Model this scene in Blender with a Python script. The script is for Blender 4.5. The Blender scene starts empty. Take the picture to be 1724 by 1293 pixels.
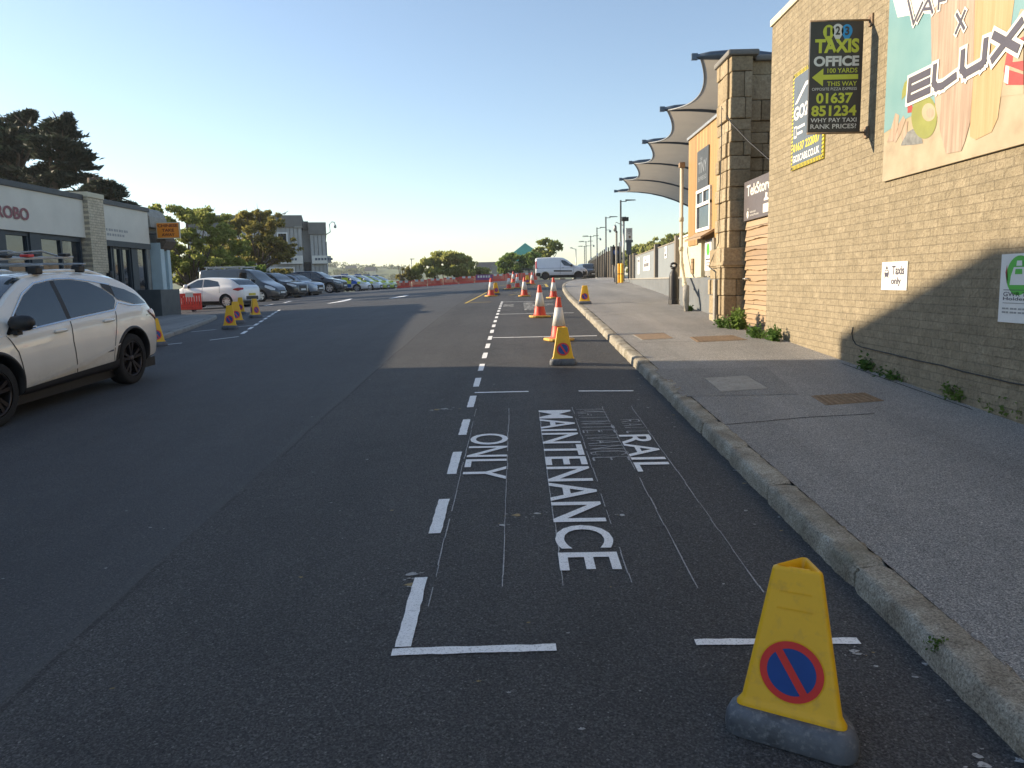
import bpy, bmesh, math, random
import numpy as np
from mathutils import Vector, Matrix

# ------------------------------------------------------------------ camera, sky, sun, exposure
SC = bpy.context.scene
COL = SC.collection
F_PX, CX, CY, CAM_H, ROLL, VP = 1295.0, 862.0, 646.5, 1.65, 0.02, (870.0, 474.0)
_h = Vector((1, ROLL, 0))
_dy = Vector(((VP[0] - CX) / F_PX, -(VP[1] - CY) / F_PX, -1)).normalized()
_dx = (_h - _h.dot(_dy) * _dy).normalized()
_dz = _dx.cross(_dy)
ROT = Matrix((_dx, _dy, _dz))                      # camera axes -> world axes
cam_d = bpy.data.cameras.new('camera'); cam = bpy.data.objects.new('camera', cam_d); COL.objects.link(cam)
cam_d.sensor_width = 36.0; cam_d.lens = 36.0 * F_PX / 1724.0
cam_d.clip_start = 0.05; cam_d.clip_end = 6000
cam.matrix_world = Matrix.Translation((0, 0, CAM_H)) @ ROT.to_4x4()
SC.camera = cam

SUN_EL, SUN_AZ = math.radians(19.0), math.radians(14.3)
SUN = Vector((-math.cos(SUN_EL) * math.cos(SUN_AZ), math.cos(SUN_EL) * math.sin(SUN_AZ), math.sin(SUN_EL)))
w = bpy.data.worlds.new('World'); SC.world = w; w.use_nodes = True
nt = w.node_tree; nt.nodes.clear()
sky = nt.nodes.new('ShaderNodeTexSky'); sky.sky_type = 'NISHITA'; sky.sun_disc = False
sky.sun_elevation = SUN_EL; sky.sun_rotation = math.atan2(SUN.x, SUN.y) % (2 * math.pi)
sky.altitude = 30; sky.air_density = 1.0; sky.dust_density = 0.35; sky.ozone_density = 2.0
bg = nt.nodes.new('ShaderNodeBackground'); bg.inputs[1].default_value = 0.10
wo = nt.nodes.new('ShaderNodeOutputWorld')
hs = nt.nodes.new('ShaderNodeHueSaturation'); hs.inputs['Saturation'].default_value = .90; nt.links.new(sky.outputs[0], hs.inputs['Color']); nt.links.new(hs.outputs[0], bg.inputs[0]); nt.links.new(bg.outputs[0], wo.inputs[0])
sl = bpy.data.lights.new('sun', 'SUN'); sl.energy = 4.2; sl.angle = math.radians(0.5); sl.color = (1.0, 0.83, 0.60)
so = bpy.data.objects.new('sun', sl); COL.objects.link(so); so.rotation_euler = SUN.to_track_quat('Z', 'Y').to_euler()
SC.view_settings.view_transform = 'Standard'; SC.view_settings.look = 'None'
SC.view_settings.exposure = 1.13; SC.view_settings.gamma = 1.0
SC.cycles.max_bounces = 6; SC.cycles.transparent_max_bounces = 8; SC.cycles.caustics_reflective = False
SC.cycles.caustics_refractive = False

rnd = random.Random(7)

# ------------------------------------------------------------------ ground heights, pixel rays
AY = [(-30, -1.35), (0, 0), (13, .6), (18, .78), (30, 1.08), (45, 1.42), (65, 1.76), (80, 1.73), (95, 1.66), (130, .5), (200, -5), (400, -12), (4000, -12)]
def herm(P, x):
    n = len(P)
    if x <= P[0][0]: return P[0][1]
    if x >= P[-1][0]: return P[-1][1]
    i = 0
    while P[i + 1][0] < x: i += 1
    d = lambda k: (P[k + 1][1] - P[k][1]) / (P[k + 1][0] - P[k][0])
    def m(k):
        if k == 0: return d(0)
        if k == n - 1: return d(k - 1)
        a, b = d(k - 1), d(k)
        return 0 if a * b <= 0 else 2 * a * b / (a + b)
    L = P[i + 1][0] - P[i][0]; t = (x - P[i][0]) / L
    return P[i][1] * (2 * t**3 - 3 * t * t + 1) + L * m(i) * (t**3 - 2 * t * t + t) + P[i + 1][1] * (-2 * t**3 + 3 * t * t) + L * m(i + 1) * (t**3 - t * t)
def lin(P, x):
    if x <= P[0][0]: return P[0][1]
    for (a, b), (c, d) in zip(P, P[1:]):
        if x <= c: return b + (d - b) * (x - a) / (c - a)
    return P[-1][1]
def G(x, y):
    xx = max(x, -17.0)
    c = .04 * (xx + .5) if xx < -.5 else 0.0
    return herm(AY, y) + c * (1 + .25 * min(1, max(0, (y - 28) / 32)))
KERB = [(-8, 1.66), (2.3, 1.585), (5, 1.575), (9, 1.56), (13, 1.55), (18, 1.6), (26, 1.74), (33, 1.98), (40, 2.35), (46, 2.9), (52, 3.9), (57, 5.6)]
def KX(y): return herm(KERB, y)
def GP(x, y): return G(KX(y), y) + .11 + .028 * max(0, x - KX(y))        # right pavement
def ray(px, py): return ROT @ Vector(((px - CX) / F_PX, -(py - CY) / F_PX, -1))
def at(px, py, fn=G):
    d = ray(px, py); f = lambda t: CAM_H + d.z * t - fn(d.x * t, d.y * t)
    t = .5
    while t < 400:
        if f(t * 1.02) < 0:
            a, b = t, t * 1.02
            for _ in range(30):
                m = (a + b) / 2
                if f(m) < 0: b = m
                else: a = m
            return Vector((d.x * b, d.y * b, CAM_H + d.z * b))
        t *= 1.02
def atx(px, py, X): d = ray(px, py); t = X / d.x; return Vector((X, d.y * t, CAM_H + d.z * t))
def aty(px, py, Y): d = ray(px, py); t = Y / d.y; return Vector((d.x * t, Y, CAM_H + d.z * t))

# ------------------------------------------------------------------ object helpers
def tag(o, label=None, cat=None, group=None, kind=None):
    if label: o['label'] = label
    if cat: o['category'] = cat
    if group: o['group'] = group
    if kind: o['kind'] = kind
    return o
def thing(name, label, cat, loc=(0, 0, 0), rz=0.0, group=None, scale=1.0):
    o = bpy.data.objects.new(name, None); COL.objects.link(o)
    o.location = loc; o.rotation_euler = (0, 0, rz); o.scale = (scale,) * 3; o.empty_display_size = .2
    return tag(o, label, cat, group)
def copy_tree(o, parent=None):
    c = o.copy(); COL.objects.link(c)
    if parent: c.parent = parent
    for ch in list(o.children): copy_tree(ch, c)
    return c

class MB:
    """collects geometry, builds ONE mesh object"""
    def __init__(s, M=None): s.v = []; s.f = []; s.mi = []; s.sm = []; s.M = M or Matrix.Identity(4)
    def add(s, vs, fs, mi=0, smooth=False):
        b = len(s.v); M = s.M
        s.v += [tuple(M @ Vector(p)) for p in vs]
        for f in fs: s.f.append([b + i for i in f]); s.mi.append(mi); s.sm.append(smooth)
        return s
    def box(s, a, b, mi=0):
        (x0, y0, z0), (x1, y1, z1) = a, b
        return s.add([(x0, y0, z0), (x1, y0, z0), (x1, y1, z0), (x0, y1, z0), (x0, y0, z1), (x1, y0, z1), (x1, y1, z1), (x0, y1, z1)],
                     [(0, 3, 2, 1), (4, 5, 6, 7), (0, 1, 5, 4), (1, 2, 6, 5), (2, 3, 7, 6), (3, 0, 4, 7)], mi)
    def quad(s, a, b, c, d, mi=0): return s.add([a, b, c, d], [(0, 1, 2, 3)], mi)
    def prism(s, poly, z0, z1, mi=0, smooth=False):
        n = len(poly)
        return s.add([(x, y, z0) for x, y in poly] + [(x, y, z1) for x, y in poly],
                     [tuple(range(n - 1, -1, -1)), tuple(range(n, 2 * n))] + [(i, (i + 1) % n, n + (i + 1) % n, n + i) for i in range(n)], mi, smooth)
    def ngon(s, poly, z, mi=0): return s.add([(x, y, z) for x, y in poly], [tuple(range(len(poly)))], mi)
    def lathe(s, prof, n=20, mi=0, smooth=True, axis='z', c=(0, 0, 0), cap=True):
        vs, fs = [], []
        for r, z in prof:
            for k in range(n):
                a = 2 * math.pi * k / n; p = (r * math.cos(a), r * math.sin(a), z)
                if axis == 'y': p = (p[0], p[2], p[1])
                if axis == 'x': p = (p[2], p[0], p[1])
                vs.append((p[0] + c[0], p[1] + c[1], p[2] + c[2]))
        for i in range(len(prof) - 1):
            for k in range(n): fs.append((i * n + k, i * n + (k + 1) % n, (i + 1) * n + (k + 1) % n, (i + 1) * n + k))
        s.add(vs, fs, mi, smooth)
        if cap:
            b = len(s.v) - len(vs)
            s.f.append([b + k for k in range(n - 1, -1, -1)]); s.mi.append(mi); s.sm.append(False)
            s.f.append([b + (len(prof) - 1) * n + k for k in range(n)]); s.mi.append(mi); s.sm.append(False)
        return s
    def tube(s, pts, r, n=8, mi=0, smooth=True):
        pts = [Vector(p) for p in pts]; rs = r if isinstance(r, (list, tuple)) else [r] * len(pts)
        vs, fs = [], []
        up = Vector((0, 0, 1))
        for i, p in enumerate(pts):
            t = (pts[min(i + 1, len(pts) - 1)] - pts[max(i - 1, 0)]).normalized()
            u = t.cross(up if abs(t.z) < .95 else Vector((1, 0, 0))).normalized(); v = t.cross(u)
            for k in range(n):
                a = 2 * math.pi * k / n; vs.append(p + (u * math.cos(a) + v * math.sin(a)) * rs[i])
        for i in range(len(pts) - 1):
            for k in range(n): fs.append((i * n + k, i * n + (k + 1) % n, (i + 1) * n + (k + 1) % n, (i + 1) * n + k))
        s.add(vs, fs, mi, smooth)
        b = len(s.v) - len(vs)
        for i0, rev in ((0, True), ((len(pts) - 1) * n, False)):
            ks = [b + i0 + k for k in range(n)]
            s.f.append(ks[::-1] if rev else ks); s.mi.append(mi); s.sm.append(False)
        return s
    def grid(s, rows, mi=0, smooth=True, closed=False):
        n = len(rows[0]); vs = [p for r in rows for p in r]; fs = []
        for i in range(len(rows) - 1):
            for k in range(n if closed else n - 1): fs.append((i * n + k, i * n + (k + 1) % n, (i + 1) * n + (k + 1) % n, (i + 1) * n + k))
        return s.add(vs, fs, mi, smooth)
    def text(s, body, box, z=0.004, mi=0, bold=0.0, shear=0.0, fit=True):
        vs, fs = text_geo(body, bold, shear)
        xs = [v[0] for v in vs]; ys = [v[1] for v in vs]
        x0, x1, y0, y1 = min(xs), max(xs), min(ys), max(ys); bx0, by0, bx1, by1 = box
        sx = (bx1 - bx0) / (x1 - x0); sy = (by1 - by0) / (y1 - y0)
        return s.add([(bx0 + (v[0] - x0) * sx, by0 + (v[1] - y0) * sy, z) for v in vs], fs, mi)
    def build(s, name, mats, parent=None, bevel=0, seg=2, angle=None):
        me = bpy.data.meshes.new(name); me.from_pydata(s.v, [], s.f)
        for m in (mats if isinstance(mats, (list, tuple)) else [mats]): me.materials.append(m)
        me.polygons.foreach_set('material_index', s.mi); me.polygons.foreach_set('use_smooth', s.sm); me.update()
        o = bpy.data.objects.new(name, me); COL.objects.link(o)
        if parent: o.parent = parent
        if angle:
            me.set_sharp_from_angle(angle=math.radians(angle))
        if bevel:
            b = o.modifiers.new('bevel', 'BEVEL'); b.width = bevel; b.segments = seg; b.limit_method = 'ANGLE'; b.angle_limit = math.radians(35)
        return o
_tc = {}
def text_geo(body, bold=0.0, shear=0.0):
    k = (body, bold, shear)
    if k not in _tc:
        cu = bpy.data.curves.new('t', 'FONT'); cu.body = body; cu.size = 1; cu.resolution_u = 4; cu.offset = bold; cu.shear = shear
        cu.align_x = 'CENTER'
        o = bpy.data.objects.new('t', cu); COL.objects.link(o)
        dg = bpy.context.evaluated_depsgraph_get(); dg.update()
        me = bpy.data.meshes.new_from_object(o.evaluated_get(dg))
        _tc[k] = ([tuple(v.co) for v in me.vertices], [tuple(p.vertices) for p in me.polygons])
        bpy.data.objects.remove(o); bpy.data.curves.remove(cu); bpy.data.meshes.remove(me)
    return _tc[k]
def frame(o, right, up):
    r = Vector(right).normalized(); u = Vector(up).normalized(); n = r.cross(u)
    return Matrix(((r.x, u.x, n.x, o[0]), (r.y, u.y, n.y, o[1]), (r.z, u.z, n.z, o[2]), (0, 0, 0, 1)))
def circle(cx, cy, r, n=24, ry=None): return [(cx + r * math.cos(2 * math.pi * k / n), cy + (ry or r) * math.sin(2 * math.pi * k / n)) for k in range(n)]

# ------------------------------------------------------------------ materials
def newmat(name):
    m = bpy.data.materials.new(name); m.use_nodes = True
    return m, m.node_tree.nodes, m.node_tree.links, m.node_tree.nodes['Principled BSDF']
def ramp(N, stops):
    r = N.new('ShaderNodeValToRGB'); e = r.color_ramp.elements
    while len(e) < len(stops): e.new(.5)
    for k, (p, c) in enumerate(stops): e[k].position = p; e[k].color = (*c, 1) if len(c) == 3 else c
    return r
def noise(N, L, vec, scale, detail=4, rough=.6):
    n = N.new('ShaderNodeTexNoise'); n.inputs['Scale'].default_value = scale; n.inputs['Detail'].default_value = detail; n.inputs['Roughness'].default_value = rough
    if vec: L.new(vec, n.inputs['Vector'])
    return n
def mix(N, L, fac, a, b, mode='MIX'):
    m = N.new('ShaderNodeMix'); m.data_type = 'RGBA'; m.blend_type = mode
    for s, v in ((m.inputs[0], fac), (m.inputs[6], a), (m.inputs[7], b)):
        if hasattr(v, 'is_linked'): L.new(v, s)
        elif isinstance(v, (int, float)): s.default_value = v
        else: s.default_value = (*v, 1)
    return m.outputs[2]
def bump(N, L, h, dist, strength=1.0):
    b = N.new('ShaderNodeBump'); b.inputs['Distance'].default_value = dist; b.inputs['Strength'].default_value = strength; L.new(h, b.inputs['Height'])
    return b.outputs[0]
def pm(name, col, rough=.6, var=.25, scale=6, metal=0, coat=0, bmp=0, bscale=60, spec=.5, dirt=None):
    """painted / plain surface with some wear in colour and gloss"""
    m, N, L, P = newmat(name); tc = N.new('ShaderNodeTexCoord').outputs['Object']
    n1 = noise(N, L, tc, scale, 5); n2 = noise(N, L, tc, scale * 6, 3)
    lo = tuple(c * (1 - var) for c in col); hi = tuple(min(1, c * (1 + var * .6)) for c in col)
    c1 = ramp(N, [(.3, lo), (.7, hi)]); L.new(n1.outputs[0], c1.inputs[0]); out = c1.outputs[0]
    if dirt:
        r = ramp(N, [(.52, (0, 0, 0)), (.72, (1, 1, 1))]); L.new(n2.outputs[0], r.inputs[0])
        out = mix(N, L, r.outputs[0], out, dirt)
    L.new(out, P.inputs['Base Color'])
    mr = N.new('ShaderNodeMapRange'); mr.inputs[3].default_value = max(0, rough - .1); mr.inputs[4].default_value = min(1, rough + .12); L.new(n2.outputs[0], mr.inputs[0]); L.new(mr.outputs[0], P.inputs['Roughness'])
    P.inputs['Metallic'].default_value = metal; P.inputs['Coat Weight'].default_value = coat; P.inputs['Coat Roughness'].default_value = .04
    P.inputs['Specular IOR Level'].default_value = spec
    if bmp:
        n3 = noise(N, L, tc, bscale, 4); L.new(bump(N, L, n3.outputs[0], bmp), P.inputs['Normal'])
    return m
def asphalt(name, dark, light, speck, seed=0, patch=None, scale=150):
    m, N, L, P = newmat(name); tc = N.new('ShaderNodeTexCoord').outputs['Object']
    big = noise(N, L, tc, .35, 5); mid = noise(N, L, tc, 3.0, 6); fine = noise(N, L, tc, scale * .6, 3, .7)
    vor = N.new('ShaderNodeTexVoronoi'); vor.inputs['Scale'].default_value = scale; L.new(tc, vor.inputs['Vector'])
    r0 = ramp(N, [(.3, dark), (.7, light)])
    ad = N.new('ShaderNodeMath'); ad.operation = 'MULTIPLY_ADD'; L.new(mid.outputs[0], ad.inputs[0]); ad.inputs[1].default_value = .35; 
    m2 = N.new('ShaderNodeMath'); m2.operation = 'MULTIPLY'; m2.inputs[1].default_value = .65; L.new(big.outputs[0], m2.inputs[0]); L.new(m2.outputs[0], ad.inputs[2])
    L.new(ad.outputs[0], r0.inputs[0]); col = r0.outputs[0]
    rf = ramp(N, [(.28, (.34, .34, .35)), (.74, (1.95, 1.92, 1.88))]); L.new(fine.outputs[0], rf.inputs[0]); col = mix(N, L, 1.0, col, rf.outputs[0], 'MULTIPLY')
    # pale aggregate flecks: per-cell random
    sp = N.new('ShaderNodeSeparateColor'); L.new(vor.outputs['Color'], sp.inputs[0])
    rs = ramp(N, [(.955, (0, 0, 0)), (.99, (.8, .8, .8))]); L.new(sp.outputs[0], rs.inputs[0]); col = mix(N, L, rs.outputs[0], col, speck)
    cell = ramp(N, [(0, (.55, .55, .56)), (.6, (.95, .95, .95)), (1, (1.55, 1.53, 1.5))]); L.new(sp.outputs[1], cell.inputs[0]); col = mix(N, L, 1.0, col, cell.outputs[0], 'MULTIPLY')
    stm = N.new('ShaderNodeMapping'); stm.inputs['Scale'].default_value = (1.3, .07, 1); L.new(tc, stm.inputs[0]); st = noise(N, L, stm.outputs[0], 1.0, 5, .55)
    sr = ramp(N, [(.3, (.78, .78, .79)), (.5, (1, 1, 1)), (.72, (1.22, 1.21, 1.2))]); L.new(st.outputs[0], sr.inputs[0]); col = mix(N, L, 1.0, col, sr.outputs[0], 'MULTIPLY')
    oil = noise(N, L, tc, .9, 3); orr = ramp(N, [(.70, (0, 0, 0)), (.80, (.5, .5, .5))]); L.new(oil.outputs[0], orr.inputs[0]); col = mix(N, L, orr.outputs[0], col, tuple(c * .55 for c in dark))
    if patch: col = patch(N, L, tc, col)
    L.new(col, P.inputs['Base Color']); P.inputs['Roughness'].default_value = .72; P.inputs['Specular IOR Level'].default_value = .45; P.inputs['Diffuse Roughness'].default_value = 1
    L.new(bump(N, L, fine.outputs[0], .03, 1.0), P.inputs['Normal'])
    return m
def seam(N, L, tc, col):
    """two lane joints and a little tar along the old/new asphalt joint (x about -3.6) plus worn wheel tracks"""
    sx = N.new('ShaderNodeSeparateXYZ'); L.new(tc, sx.inputs[0])
    wob = noise(N, L, tc, .8, 4)
    def mth(op, a, b):
        q = N.new('ShaderNodeMath'); q.operation = op
        for k, v in enumerate((a, b)):
            if hasattr(v, 'is_linked'): L.new(v, q.inputs[k])
            else: q.inputs[k].default_value = v
        return q.outputs[0]
    for x0, sl, wd, c, st in ((-2.05, .0, .035, (.12, .118, .115), .35), (-2.0, .0, .015, (.02, .02, .02), .4)):
        xx = mth('ADD', sx.outputs[0], mth('MULTIPLY', mth('SUBTRACT', wob.outputs[0], .5), .10))
        d = mth('ABSOLUTE', mth('SUBTRACT', xx, x0), 0)
        fac = mth('MULTIPLY', mth('LESS_THAN', d, wd), mth('MULTIPLY', mth('GREATER_THAN', noise(N, L, tc, 2.3, 5).outputs[0], .46), st))
        col = mix(N, L, fac, col, c)
    # older, greyer, more polished carriageway left of the joint
    left = mth('LESS_THAN', sx.outputs[0], -2.03)
    n = noise(N, L, tc, .6, 6)
    col = mix(N, L, mth('MULTIPLY', left, mth('MULTIPLY', n.outputs[0], .55)), col, (.125, .136, .155))
    return col

M = {}
M['asphalt'] = asphalt('asphalt', (.055, .056, .060), (.102, .102, .104), (.22, .217, .213), patch=seam)
M['pavement'] = asphalt('pavement_tarmac', (.34, .33, .315), (.48, .465, .445), (.42, .41, .39), scale=190)
M['patch'] = asphalt('tarmac_patch', (.28, .275, .265), (.41, .40, .385), (.3, .29, .27), scale=190)
M['white_line'] = pm('road_paint', (.90, .90, .89), .7, .08, 20, bmp=.003, bscale=120, dirt=(.45, .45, .44))
M['worn_line'] = pm('worn_road_paint', (.42, .42, .41), .8, .35, 14, dirt=(.09, .09, .09))
M['yellow_line'] = pm('yellow_road_paint', (.62, .44, .07), .75, .3, 14, dirt=(.2, .16, .06))
M['chalk'] = pm('chalk', (.42, .42, .42), .9, .4, 30, dirt=(.10, .10, .10))
def granite():
    m, N, L, P = newmat('granite'); tc = N.new('ShaderNodeTexCoord').outputs['Object']
    a = noise(N, L, tc, 90, 3, .8); b = noise(N, L, tc, 4, 5); c = noise(N, L, tc, 1.3, 5)
    r = ramp(N, [(.3, (.10, .095, .085)), (.5, (.36, .34, .30)), (.72, (.62, .6, .55))]); L.new(a.outputs[0], r.inputs[0])
    r2 = ramp(N, [(.35, (.55, .5, .42)), (.65, (1.1, 1.08, 1.0))]); L.new(b.outputs[0], r2.inputs[0])
    col = mix(N, L, 1, r.outputs[0], r2.outputs[0], 'MULTIPLY')
    r3 = ramp(N, [(.6, (0, 0, 0)), (.75, (1, 1, 1))]); L.new(c.outputs[0], r3.inputs[0]); col = mix(N, L, r3.outputs[0], col, (.16, .15, .10))
    L.new(col, P.inputs['Base Color']); P.inputs['Roughness'].default_value = .85
    L.new(bump(N, L, mix(N, L, .5, a.outputs[0], b.outputs[0]), .02, .9), P.inputs['Normal'])
    return m
M['granite'] = granite()
def brick(name, c1, c2, mortar, bw, bh, ms, rot=True, rock=.02, stain=(.2, .17, .12)):
    """brickwork laid in the y-z plane of the world"""
    m, N, L, P = newmat(name); tc = N.new('ShaderNodeTexCoord').outputs['Object']
    mp = N.new('ShaderNodeMapping'); mp.vector_type = 'POINT'
    sx = N.new('ShaderNodeSeparateXYZ'); L.new(tc, sx.inputs[0]); cb = N.new('ShaderNodeCombineXYZ')
    L.new(sx.outputs[1 if rot else 0], cb.inputs[0]); L.new(sx.outputs[2], cb.inputs[1])
    wob = noise(N, L, tc, 2.0, 3); va = N.new('ShaderNodeVectorMath'); va.operation = 'MULTIPLY_ADD'
    L.new(wob.outputs['Color'], va.inputs[0]); va.inputs[1].default_value = (.03, .012, 0); L.new(cb.outputs[0], va.inputs[2])
    bt = N.new('ShaderNodeTexBrick'); L.new(va.outputs[0], bt.inputs['Vector'])
    bt.inputs['Scale'].default_value = 1; bt.inputs['Brick Width'].default_value = bw; bt.inputs['Row Height'].default_value = bh
    bt.inputs['Mortar Size'].default_value = ms; bt.inputs['Mortar Smooth'].default_value = .25; bt.inputs['Bias'].default_value = 0
    bt.inputs['Color1'].default_value = (*c1, 1); bt.inputs['Color2'].default_value = (*c2, 1); bt.inputs['Mortar'].default_value = (*mortar, 1)
    f = noise(N, L, tc, 28, 5, .7); g = noise(N, L, tc, 1.2, 6)
    r = ramp(N, [(.3, (.72, .7, .68)), (.7, (1.14, 1.13, 1.1))]); L.new(f.outputs[0], r.inputs[0])
    col = mix(N, L, 1, bt.outputs[0], r.outputs[0], 'MULTIPLY')
    tone = noise(N, L, tc, 6.5, 2, .4); rt = ramp(N, [(.32, (.89, .89, .88)), (.68, (1.10, 1.09, 1.08))]); L.new(tone.outputs[0], rt.inputs[0]); col = mix(N, L, 1, col, rt.outputs[0], 'MULTIPLY')
    r2 = ramp(N, [(.58, (0, 0, 0)), (.8, (.55, .55, .55))]); L.new(g.outputs[0], r2.inputs[0]); col = mix(N, L, r2.outputs[0], col, stain)
    L.new(col, P.inputs['Base Color']); P.inputs['Roughness'].default_value = .9; P.inputs['Specular IOR Level'].default_value = .2
    hm = N.new('ShaderNodeMath'); hm.operation = 'MULTIPLY_ADD'; L.new(bt.outputs['Fac'], hm.inputs[0]); hm.inputs[1].default_value = -.7; L.new(f.outputs[0], hm.inputs[2])
    L.new(bump(N, L, hm.outputs[0], rock, .9), P.inputs['Normal'])
    return m
M['buff_brick'] = brick('buff_brick', (.395, .338, .243), (.345, .294, .208), (.305, .262, .19), .24, .08, .005, rock=.04)
M['cream_brick'] = brick('cream_brick', (.64, .565, .43), (.57, .50, .375), (.34, .31, .26), .225, .085, .007, rock=.008)
def stone(name, a, b, c):
    m, N, L, P = newmat(name); tc = N.new('ShaderNodeTexCoord').outputs['Object']
    rp = N.new('ShaderNodeNewGeometry')
    n1 = noise(N, L, tc, 3, 6); n2 = noise(N, L, tc, 22, 5, .7)
    r = ramp(N, [(.0, a), (.45, b), (1, c)])
    s = N.new('ShaderNodeMath'); s.operation = 'MULTIPLY_ADD'; L.new(n1.outputs[0], s.inputs[0]); s.inputs[1].default_value = .5
    h = N.new('ShaderNodeMath'); h.operation = 'MULTIPLY'; h.inputs[1].default_value = .5; L.new(rp.outputs['Random Per Island'], h.inputs[0]); L.new(h.outputs[0], s.inputs[2])
    L.new(s.outputs[0], r.inputs[0])
    r2 = ramp(N, [(.3, (.6, .57, .52)), (.7, (1.2, 1.18, 1.12))]); L.new(n2.outputs[0], r2.inputs[0])
    L.new(mix(N, L, 1, r.outputs[0], r2.outputs[0], 'MULTIPLY'), P.inputs['Base Color']); P.inputs['Roughness'].default_value = .92
    L.new(bump(N, L, n2.outputs[0], .02, .9), P.inputs['Normal'])
    return m
M['stone'] = stone('granite_masonry', (.23, .18, .115), (.37, .30, .20), (.48, .415, .31))
def wood(name, a, b, board, axis=1, gap=(.05, .03, .015)):
    """vertical or horizontal boards with grain; board = pitch along the axis"""
    m, N, L, P = newmat(name); tc = N.new('ShaderNodeTexCoord').outputs['Object']
    sx = N.new('ShaderNodeSeparateXYZ'); L.new(tc, sx.inputs[0])
    d = N.new('ShaderNodeMath'); d.operation = 'DIVIDE'; d.inputs[1].default_value = board; L.new(sx.outputs[axis], d.inputs[0])
    fl = N.new('ShaderNodeMath'); fl.operation = 'FLOOR'; L.new(d.outputs[0], fl.inputs[0])
    fr = N.new('ShaderNodeMath'); fr.operation = 'FRACT'; L.new(d.outputs[0], fr.inputs[0])
    wn = N.new('ShaderNodeTexWhiteNoise'); wn.noise_dimensions = '1D'; L.new(fl.outputs[0], wn.inputs['W'])
    mp = N.new('ShaderNodeMapping'); mp.inputs['Scale'].default_value = (30, 30, 30); sc = [30, 30, 30]
    if axis == 2: sc[1] = 2; sc[0] = 2
    else: sc[2] = 2
    mp.inputs['Scale'].default_value = sc; L.new(tc, mp.inputs[0])
    g = noise(N, L, mp.outputs[0], 1, 6, .65)
    s = N.new('ShaderNodeMath'); s.operation = 'MULTIPLY_ADD'; s.inputs[1].default_value = .55; L.new(wn.outputs[0], s.inputs[0])
    h = N.new('ShaderNodeMath'); h.operation = 'MULTIPLY'; h.inputs[1].default_value = .6; L.new(g.outputs[0], h.inputs[0]); L.new(h.outputs[0], s.inputs[2])
    r = ramp(N, [(.2, a), (.85, b)]); L.new(s.outputs[0], r.inputs[0]); col = r.outputs[0]
    kn = noise(N, L, tc, 7, 2); rk = ramp(N, [(.70, (0, 0, 0)), (.76, (.8, .8, .8))]); L.new(kn.outputs[0], rk.inputs[0]); col = mix(N, L, rk.outputs[0], col, tuple(x * .45 for x in a))
    gp = N.new('ShaderNodeMath'); gp.operation = 'LESS_THAN'; gp.inputs[1].default_value = .07; L.new(fr.outputs[0], gp.inputs[0]); col = mix(N, L, gp.outputs[0], col, gap)
    L.new(col, P.inputs['Base Color']); P.inputs['Roughness'].default_value = .6
    L.new(bump(N, L, g.outputs[0], .003, .6), P.inputs['Normal'])
    return m
M['larch'] = wood('larch_cladding', (.27, .145, .045), (.47, .295, .11), .14, 1)
M['waney'] = wood('waney_board', (.25, .165, .095), (.39, .28, .17), .167, 2)
M['fence_wood'] = wood('weathered_fence', (.20, .17, .135), (.31, .27, .22), .16, 1)
def glass(name, col=(.02, .025, .03), rough=.02):
    m, N, L, P = newmat(name); tc = N.new('ShaderNodeTexCoord').outputs['Object']
    n = noise(N, L, tc, 3, 4); r = ramp(N, [(.3, tuple(c * .6 for c in col)), (.7, tuple(c * 1.5 for c in col))]); L.new(n.outputs[0], r.inputs[0]); L.new(r.outputs[0], P.inputs['Base Color'])
    P.inputs['Roughness'].default_value = rough; P.inputs['Specular IOR Level'].default_value = .9; P.inputs['IOR'].default_value = 1.6
    L.new(bump(N, L, n.outputs[0], .004, .3), P.inputs['Normal'])
    return m
M['glass'] = glass('window_glass'); M['car_glass'] = glass('car_glass', (.012, .015, .018)); M['screen_glass'] = glass('windscreen_glass', (.03, .04, .045))
M['black'] = pm('black_plastic', (.018, .018, .02), .5, .3, 10)
M['tyre'] = pm('tyre_rubber', (.016, .016, .017), .85, .3, 14, bmp=.002, bscale=80)
M['dark_rim'] = pm('dark_alloy', (.05, .045, .048), .35, .3, 10, metal=.7)
M['rim'] = pm('silver_alloy', (.55, .55, .56), .35, .2, 10, metal=.8)
M['chrome'] = pm('chrome', (.6, .6, .62), .2, .1, 10, metal=1)
M['plate_white'] = pm('white_plate', (.75, .75, .72), .5, .1); M['plate_yellow'] = pm('yellow_plate', (.7, .55, .08), .5, .1)
M['red_lamp'] = pm('red_lamp', (.42, .02, .02), .15, .15, 20, coat=.6); M['clear_lamp'] = pm('clear_lamp', (.62, .64, .66), .12, .2, 30, coat=.8)
M['white'] = pm('white_paint', (.78, .77, .74), .55, .08, 3); M['cream'] = pm('cream_render', (.60, .55, .41), .8, .1, 2, bmp=.003)
M['grey_paint'] = pm('grey_render', (.145, .16, .175), .8, .16, 2.5, bmp=.006, bscale=25, dirt=(.20, .195, .18))
M['panel_grey'] = pm('grey_panel', (.23, .255, .27), .6, .08, 2)
M['steel'] = pm('galvanised_steel', (.36, .37, .38), .45, .2, 8, metal=.6); M['dark_steel'] = pm('dark_steel', (.05, .055, .06), .5, .3, 8)
M['rust'] = pm('rusty_iron', (.27, .19, .12), .8, .35, 18, bmp=.004, bscale=90, dirt=(.15, .11, .075))
M['concrete'] = pm('concrete', (.34, .325, .29), .9, .2, 5, bmp=.004, bscale=70, dirt=(.22, .21, .19))
M['yellow'] = pm('yellow_plastic', (.84, .47, .010), .42, .08, 5, dirt=(.70, .39, .03)); M['rubber'] = pm('grey_rubber', (.10, .112, .135), .62, .5, 9, bmp=.004, bscale=30, dirt=(.20, .21, .225))
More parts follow.
